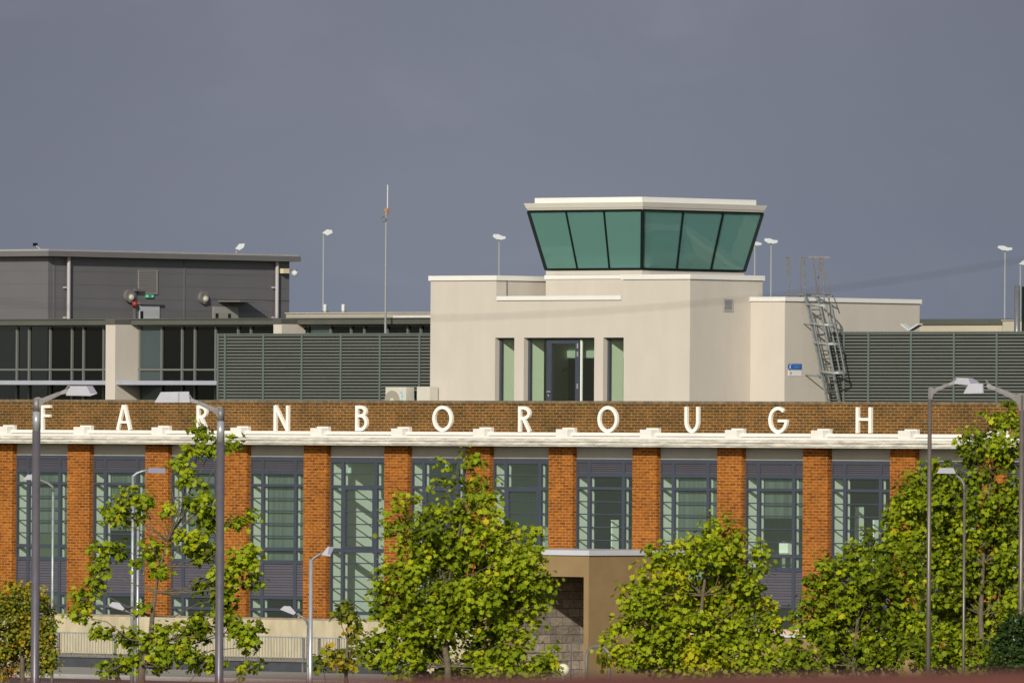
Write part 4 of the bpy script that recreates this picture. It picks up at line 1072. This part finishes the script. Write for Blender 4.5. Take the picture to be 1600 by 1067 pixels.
lamp('slim lamp rising behind the sparse tree with a dark lantern pointing right', 208, 742, 282, 5.2,
     [(22,738.5),(24,730.5),(50,731),(51,739)], [(0,752),(1,743),(6,739),(14,736),(24,734)], armw=(2.4,1.6), head_m=M_LENS)
lamp('slim lamp with a pale lantern pointing left in front of the tallest tree at right', 1507, 756, 212, 4.6,
     [(-44,739.5),(-38,731),(-17,731),(-14,740)], [(0,768),(-1,756),(-6,748),(-14,742),(-18,738)], armw=(2.4,1.8), pole_m=M_POLEW)
lamp('pale lamp post before the orange brick pier with its lantern tilted up to the right', 486, 874, 200, 6.5,
     [(16,866.5),(26,853.5),(36,854),(30,868.5)], [(0,882),(0,876),(5,871),(13,866),(20,862)], armw=(2.6,2.0), pole_m=M_POLEB,
     lens=[(28,854),(36,854),(31,866),(26,865)])
lamp('low lamp with a pale lantern pointing left beside the pale lamp post', 481.5, 972, 228, 4.4,
     [(-44,952),(-38,946.5),(-28,947),(-19,957),(-23,960)], [(0,976),(-2,970),(-8,964),(-20,958)], armw=(2.0,1.6), pole_m=M_GALVD)
lamp('low lamp with a pale lantern pointing left under the sparse tree', 212, 962, 232, 4.4,
     [(-42,946),(-37,940.5),(-26,941),(-17,951),(-22,954)], [(0,968),(-2,962),(-8,958),(-19,952)], armw=(2.0,1.6), pole_m=M_GALVD)
lamp('thin pale post standing behind the sparse tree trunk', 216, 800, 240, 4.6,
     [(-5,800),(-4,794),(5,794),(5,800)], None, pole_m=M_POLEB, group=None, name='marker_post', cat='post')
# far apron floodlights
def far(label, px, pt, hd, Y=430, pw=2.8):
    lamp(label, px, pt, Y, pw, hd, None, name='apron_light', group='apron lights beyond the building', pole_m=M_FARP, head_m=M_FARW, cat='lamp post', depth=.3)
far('apron light between the grey hall and the thin mast', 505.5, 365, [(-2,364),(5,358.5),(13,359.5),(14,364),(6,368)])
far('apron light just left of the control tower', 780, 374, [(-10,370),(-9,366),(-1,366),(5,369),(10,369.5),(10,373),(3,375),(-4,374)])
far('apron light peeking from behind the right edge of the tower cab', 1179.5, 383, [(-5,380),(3,377.5),(11,380),(10,383),(2,384)], pw=3)
far('apron light just right of the tower cab', 1205, 380, [(-11,376),(-10,372.5),(-2,372.5),(4,375),(10,375.5),(10,379),(3,381),(-5,380)])
far('apron light left of the steel flue', 1570.5, 391, [(-12,387),(-10,384),(-2,384),(4,386.5),(11,387),(11,390.5),(3,392),(-5,391)])
far('apron light cut by the right edge of the picture', 1594.5, 414, [(-3,413),(4,407),(14,405),(14,409),(4,414)])
far('squat apron light standing above the roof edge of the grey hall', 369.5, 390, [(-2,389),(4,381),(13,380.5),(11,387),(5,391)])
# small uplighter behind the right screen
u, z_ = P(1423.5, 517, WS+.3); S = Thing('wall_light', 'small V shaped lamp above the right screen', 'lamp', (u, WS+.3, z_roof))
S.part('pole', MB().tube([(u,WS+.3,z_roof),(u,WS+.3,z_)], .03, 8), M_GALV)
hd_ = MB(); 
for sgn, dxp in ((-1, 1411), (1, 1438)):
    ue, ze = P(dxp, 506.5, WS+.3); hd_.bar((u, WS+.3, z_+.02), (ue, WS+.3, ze), .2, .04, (0,0,1))
S.part('lantern', hd_, M_FARW)

# ------------------------------------------------------------------ foreground wall and wire
WY = 17.0
fx0, fz0 = G(-1500, 1074, WY).x, G(-1500, 1074, WY).z; fx1, fz1 = G(3100, 1035, WY).x, G(3100, 1035, WY).z
FWL = Thing('garden_wall', 'blurred red brick wall close to the viewer along the bottom of the picture', 'wall', (0, WY, hground(0, WY)), frame=False)
b = MB(); za, zb_ = G(0, 1067, WY).z, G(1600, 1049, WY).z; sl_ = (zb_-za)/(G(1600,1049,WY).x-G(0,1067,WY).x); xz = G(0,1067,WY).x
ztop_ = lambda x: za+(x-xz)*sl_
vs = []
for x in (-7, 7):
    for y in (WY-.11, WY+.11): vs += [(x,y,hground(0,WY)-.3),(x,y,ztop_(x)-.08)]
b.add(vs, [(0,4,5,1),(2,3,7,6),(0,1,3,2),(4,6,7,5),(1,5,7,3)]); FWL.part('brickwork', b, M_REDBRICK)
b = MB(); vs = []
for x in (-7, 7):
    for y in (WY-.14, WY+.14): vs += [(x,y,ztop_(x)-.079),(x,y,ztop_(x))]
b.add(vs, [(0,4,5,1),(2,3,7,6),(0,1,3,2),(4,6,7,5),(1,5,7,3),(0,2,6,4)]); FWL.part('coping', b, M_TILE)
WRY = 27.0; pts = []
meas = [(1600,409),(1500,426),(1372,444),(1300,452.5),(1170,465),(1010,480),(780,493),(676,496)]
def wy(px):
    # catenary fitted through the measured points
    return 498.5 - 9.2e-5*max(0, px-560)**2 + 0*px
for k in range(-20, 41):
    px = 560 + k*60; py = 498.5 - 8.6e-5*(px-560)**2
    g_ = G(px, py, WRY); pts.append((g_.x, WRY, g_.z))
single('overhead_wire', 'thin dark out of focus wire sagging across the tower and sky', 'wire', MB().tube(pts, .0011, 6), M_WIRE, (0, WRY, pts[20][2]), frame=False)

# ------------------------------------------------------------------ trees
LEAF = [(0,-.48),(.20,-.26),(.46,-.28),(.38,.02),(.54,.27),(.26,.30),(0,.58)]
def crown(blobs, Y, size, per, rng, tint_mu=.45, tint_sd=.26, clump_r=.16, dens=1.0, up=.5, leafm_clip=True, yel=.018):
    V = []; Fc = []; tints = []; centres = []
    s_ = Y/F
    for bl_ in blobs:
        px, py, rx = bl_[:3]; ry = bl_[3] if len(bl_) > 3 else rx
        k = bl_[4] if len(bl_) > 4 else 1.0
        dyo = bl_[5] if len(bl_) > 5 else rng.uniform(-1,1)*rx*s_*1.9
        c0 = G(px, py, Y); c0.y += dyo; ax, az = rx*s_, ry*s_; ay = (ax+az)/2*1.05
        ncl = max(2, int(dens*k*(ax*az*3.1)/(clump_r*clump_r*3.14)*8.6))
        b_t = rng.gauss(tint_mu, tint_sd*.45)
        for _ in range(ncl):
            while True:
                d_ = Vector((rng.uniform(-1,1), rng.uniform(-1,1), rng.uniform(-1,1)))
                if .05 < d_.length <= 1: break
            d_ = d_.normalized()*(d_.length**.55)*(1.0 if rng.random() < .88 else rng.uniform(1.1,1.45))
            c1 = c0+Vector((d_.x*ax, d_.y*ay, d_.z*az)); centres.append(c1)
            c_t = b_t+rng.gauss(0, tint_sd*.4)
            for _ in range(max(2, int(rng.gauss(per, per*.3)))):
                off = Vector((rng.gauss(0,1), rng.gauss(0,1), rng.gauss(0,.75)))*clump_r*.55
                p = c1+off
                nrm_ = (off.normalized()*.8+Vector((rng.uniform(-1,1), rng.uniform(-1,1)-.25, rng.uniform(-.4,1)+up))).normalized()
                t1 = nrm_.orthogonal().normalized(); t1 = (Matrix.Rotation(rng.uniform(0,6.283), 3, nrm_) @ t1); t2 = nrm_.cross(t1)
                sz = size*rng.uniform(.65,1.25); fold = rng.uniform(.1,.5); curl = rng.uniform(-.3,.3)
                b = len(V)
                half = []
                for (a, q) in LEAF: half.append((a, q))
                pts = half+[(-a, q) for a, q in half[1:-1]]
                for (a, q) in pts: V.append(tuple(p+(t1*a+t2*q+nrm_*(abs(a)*fold+q*q*curl))*sz))
                n = len(half); Fc.append([b+i for i in range(n)])
                Fc.append([b+0]+[b+n+i for i in range(n-2)][::1]+[b+n-1] if True else None); Fc[-1] = Fc[-1][::-1]
                tv = min(.90, c_t+rng.gauss(0, tint_sd*.45)) if leafm_clip else c_t+rng.gauss(0, tint_sd*.45)
                if rng.random() < yel: tv = 1.0-.2*rng.random()**.6
                tints += [min(1, max(0, tv))]*len(pts)
    return V, Fc, tints, centres
def tree(name, label, cat, px, Y, blobs, trunk, seed, leafm=None, size=.106, per=14, group=None, zbase=0.0, tr=.07, twigs=.35, **kw):
    rng = random.Random(seed)
    V, Fc, tints, cen = crown(blobs, Y, size, per, rng, **kw)
    base = G(px, 1060, Y); bx = base.x
    S = Thing(name, label, cat, (bx, Y, zbase), group, frame=False)
    mb = MB(); mb.v = V; mb.f = Fc; mb.m = [0]*len(Fc)
    o = S.part('crown', mb, leafm or M_LEAF)
    at = o.data.attributes.new('tint', 'FLOAT', 'POINT'); at.data.foreach_set('value', tints)
    tm = MB()
    tp = [Vector((bx, Y, zbase-.1))]+[G(x, y, Y)+Vector((0, rng.uniform(-.1,.1), 0)) for x, y in trunk]
    n = len(tp); tm.tube(tp, [tr*(1-i/(n-1))**1.2+.009 for i in range(n)], 9)
    S.part('trunk', tm, M_BARK, smooth=True)
    bm_ = MB(); s_ = Y/F
    for bl_ in blobs:
        c0 = G(bl_[0], bl_[1], Y)
        # start from the trunk point nearest but below
        best = min(tp, key=lambda p: (p-c0).length + (6 if p.z > c0.z-.1 else 0))
        d_ = c0-best; L_ = d_.length
        if L_ < .05: continue
        mid1 = best+d_*.35+Vector((rng.uniform(-.1,.1)*L_, rng.uniform(-.25,.25)*L_, -.06*L_+rng.uniform(-.05,.05)))
        mid2 = best+d_*.7+Vector((rng.uniform(-.08,.08)*L_, rng.uniform(-.2,.2)*L_, rng.uniform(-.05,.08)))
        r0 = .008+.0055*L_; bm_.tube([best, mid1, mid2, c0+Vector((0,rng.uniform(-.1,.1),0))], [r0, r0*.75, r0*.5, r0*.25], 6, cap=False)
    for c1 in cen:
        if rng.random() < twigs:
            bl_ = min(blobs, key=lambda b_: (G(b_[0], b_[1], Y)-c1).length); c0 = G(bl_[0], bl_[1], Y)
            bm_.tube([c0, c0.lerp(c1, .5)+Vector((rng.uniform(-.03,.03),)*3), c1], [.012,.008,.004], 4, cap=False)
    S.part('branches', bm_, M_BARK, smooth=True)
    return S
def bl(txt):
    r = []
    for t_ in txt.split(';'):
        t_ = t_.strip()
        if t_: r.append(tuple(float(x) for x in t_.split(',')))
    return r
GRP = 'broadleaf trees in front of the brick building'
T1 = bl('313,678,12;331,699,13;363,692,13,9;299,706,12;276,720,9;292,742,13,16;317,760,8,5;210,770,9,12;192,785,13,11;226,788,11;168,806,13,10;205,809,22,10;258,799,13,9;320,785,17;328,810,18;378,813,20,10;292,788,8;274,831,9;182,859,15,12;157,859,9;157,888,12;242,859,19,14;299,845,18,14;320,863,19,14;385,859,15,12;378,881,18,14;399,909,14,8;349,905,19;249,895,14,12;210,884,8;132,937,17,14;125,962,12;146,916,13;164,987,19,9;203,995,17,11;217,948,8;257,980,13,10;242,1004,19,12;299,991,22,15;313,973,15;271,1018,28,12;378,995,17;356,977,13;392,1009,11;399,984,9;349,938,19,16;313,916,11;349,957,12;230,1036,40,12;320,1035,30,12;180,1045,30,10;390,1045,16,10')
tree('young_tree', 'sparse young tree with bare branches showing behind the second large lamp', 'tree', 214, 214, T1,
     [(222,1040),(236,1003),(238,962),(243,925),(250,885),(262,845)], 11, per=11, dens=.95, clump_r=.14, tr=.075, twigs=.9, group=GRP, tint_mu=.50)
T2 = bl('726,713,8;723,727,11;750,727,13,10;689,724,6,5,.6;706,751,15,5,.7;682,754,6,5;753,764,16;740,784,17;696,781,15,7,.7;760,791,15;632,781,13;615,801,11;605,825,13;632,825,13;672,798,11;682,805,13;733,801,22,16;723,828,30,22;780,811,9;787,828,20,14;659,828,22;645,852,22;679,858,28;709,858,32;753,848,32;790,848,20;827,845,11;841,832,7;847,865,11;827,875,22;804,889,28;770,882,32;733,896,34;692,896,32;652,889,25;618,902,19;605,892,13;591,923,13;615,933,25;645,943,26;679,936,32;713,936,34;753,929,34;794,919,32;831,912,26;854,916,12;844,943,17;821,956,28;780,963,34;740,970,34;699,970,30;659,977,28;618,970,22;591,963,15;598,997,19;632,1004,26;672,1010,30;719,1020,20,14,.5;760,1010,28;794,1004,26;821,997,15;574,1012,18;591,1026,22;632,1037,28;679,1044,32;726,1046,28;773,1041,28;810,1043,20;841,1032,13;861,1019,9;854,1043,16')
tree('plane_tree', 'tall green tree left of the porch with a few yellow leaves at its ragged top', 'tree', 700, 222, T2,
     [(700,1040),(690,980),(700,920),(712,860),(722,800),(728,740)], 12, per=13, dens=.70, clump_r=.165, tr=.07, twigs=.12, group=GRP)
TS = bl('541,950,13;547,963,13;557,977,10;529,966,8;554,993,13;510,1017,13;524,1026,13;500,1026,9;551,1022,13;540,1042,20,10;505,1045,14,9')
tree('sapling', 'small reddish sapling before the tall glazed bay left of the tall tree', 'tree', 540, 216, TS, [(541,1040),(543,1000),(544,965)], 13, leafm=M_LEAFR, per=7, dens=.7, clump_r=.13, tr=.04, twigs=.3, group=GRP, tint_mu=.30)
T3 = bl('1142,813,8;1108,811,6;1112,832,13;1146,835,15;1062,847,11;1085,851,15;1020,866,11;1047,874,19;1104,866,26;1142,870,23;1184,862,11;1188,885,13;1009,897,15;1047,912,27;1093,904,32;1135,908,30;1165,904,19;986,916,9;975,942,13;1005,942,24;1047,954,30;1093,950,32;1139,950,32;1180,942,21;1200,950,11;971,973,13;1001,984,25;1047,992,32;1093,992,32;1139,992,30;1184,984,25;1207,969,11;948,1000,9;959,1026,18;998,1023,25;1043,1030,32;1093,1034,32;1142,1034,32;1184,1026,26;1203,1003,15;1215,1034,15')
tree('plane_tree', 'rounded bright green tree in front of the right part of the porch', 'tree', 1090, 228, T3, [(1090,1040),(1092,990),(1098,930),(1106,870),(1112,835)], 14, per=13, dens=.85, clump_r=.165, tr=.065, twigs=.12, group=GRP, tint_mu=.55)
T4 = bl('1337,859,11;1362,843,12;1325,876,15;1296,888,13;1354,876,19;1387,868,20;1284,909,18;1325,909,28;1370,909,30;1416,901,28;1267,938,16;1304,946,28;1350,946,32;1395,946,32;1251,971,15;1284,983,27;1329,987,32;1379,987,32;1424,983,28;1238,1012,16;1271,1020,28;1321,1024,32;1370,1024,32;1420,1024,30;1246,1037,18')
tree('plane_tree', 'low spreading green tree between the rounded tree and the slim lamp at right', 'tree', 1335, 226, T4, [(1335,1040),(1338,990),(1345,930),(1350,880)], 15, per=13, dens=.85, clump_r=.165, tr=.065, twigs=.12, group=GRP, tint_mu=.34)
T5 = bl('1581,636,9;1568,653,12;1548,645,7;1589,665,13;1552,665,11;1535,682,12;1515,682,12,9;1506,698,11;1527,707,15;1560,698,21;1585,711,19;1519,727,11;1535,744,12;1560,733,14,12,.6;1523,752,11;1486,744,19;1461,727,9;1445,736,9;1428,748,11;1461,756,24;1494,773,26;1420,773,20;1403,793,15;1445,793,31;1486,802,33;1527,785,27,24,.8;1568,777,26,24,.8;1589,793,20;1391,814,12;1420,826,26;1461,835,33;1511,835,33;1560,818,31;1589,835,24;1395,851,18;1436,868,30;1486,876,34;1535,868,34;1581,876,30;1469,917,34;1519,917,34;1564,917,30;1461,962,34;1511,962,34;1552,958,28;1600,930,30;1469,1008,34;1515,1008,32;1544,1004,24;1480,1040,30;1530,1040,30;1600,760,20;1605,860,26;1600,690,14')
tree('plane_tree', 'tallest green tree at the right edge reaching up to the brown parapet', 'tree', 1535, 236, T5, [(1535,1040),(1532,960),(1536,880),(1540,800),(1550,740),(1572,670)], 16, per=13, dens=.85, clump_r=.165, tr=.07, twigs=.14, group=GRP, tint_mu=.33)
SB = bl('20,920,14,10;40,926,14;62,935,14;5,938,14;30,950,24;60,960,22;75,980,14;10,975,24;40,985,26;70,1005,20;5,1010,24;35,1020,26;66,1035,22;10,1045,24;84,1020,9;-15,960,20;-15,1010,22')
tree('shrub', 'golden tipped round shrub at the left edge behind the large lamp', 'shrub', 35, 222, SB, [(35,1040),(36,1000),(36,960)], 17, leafm=M_LEAFR, size=.065, per=15, dens=1.0, clump_r=.13, tr=.06, twigs=.1, tint_mu=.46, tint_sd=.32, leafm_clip=False)
HD = bl('1572,985,13;1592,972,16;1562,1008,14;1588,1010,24;1560,1038,18;1588,1045,26;1610,985,22;1610,1030,24')
tree('evergreen_bush', 'very dark evergreen bush in the bottom right corner', 'shrub', 1575, 196, HD, [(1575,1040),(1576,1000)], 18, leafm=M_LEAFD, size=.06, per=16, dens=1.2, clump_r=.12, tr=.05, twigs=.05)
LB = bl('838,1040,16,10;858,1030,10;845,1052,18,8;866,1044,9,7')
tree('shrub', 'low green bush beside the cream globe bollard', 'shrub', 850, 240, LB, [(850,1055),(850,1040)], 19, size=.10, per=8, dens=.9, clump_r=.12, tr=.03, twigs=.1, tint_mu=.4)

# woodland behind the viewer (mirrored in the dark office glass)
rng = random.Random(5); b = MB()
for k in range(150):
    a = R(150+240*k/149.); rr = 260+rng.uniform(-20, 20); h_ = rng.uniform(9, 17)
    cx_, cy_ = rr*math.cos(a), rr*math.sin(a)
    if cy_ > 30 and abs(cx_) < 120: continue
    b.ball((cx_, cy_, h_*.45), h_*.6, 10, sz=1.0)
for i, v in enumerate(b.v):
    n_ = mnoise.noise_vector(Vector(v)*.35)*1.6; b.v[i] = (v[0]+n_.x, v[1]+n_.y, max(-.5, v[2]+n_.z))
o = b.build('woodland', mat('woodland_green', (.035,.05,.02), .95, .4, .5, .6, 3)); tag(o, 'dark belt of woodland round the field behind the viewer', 'woodland', kind='stuff')
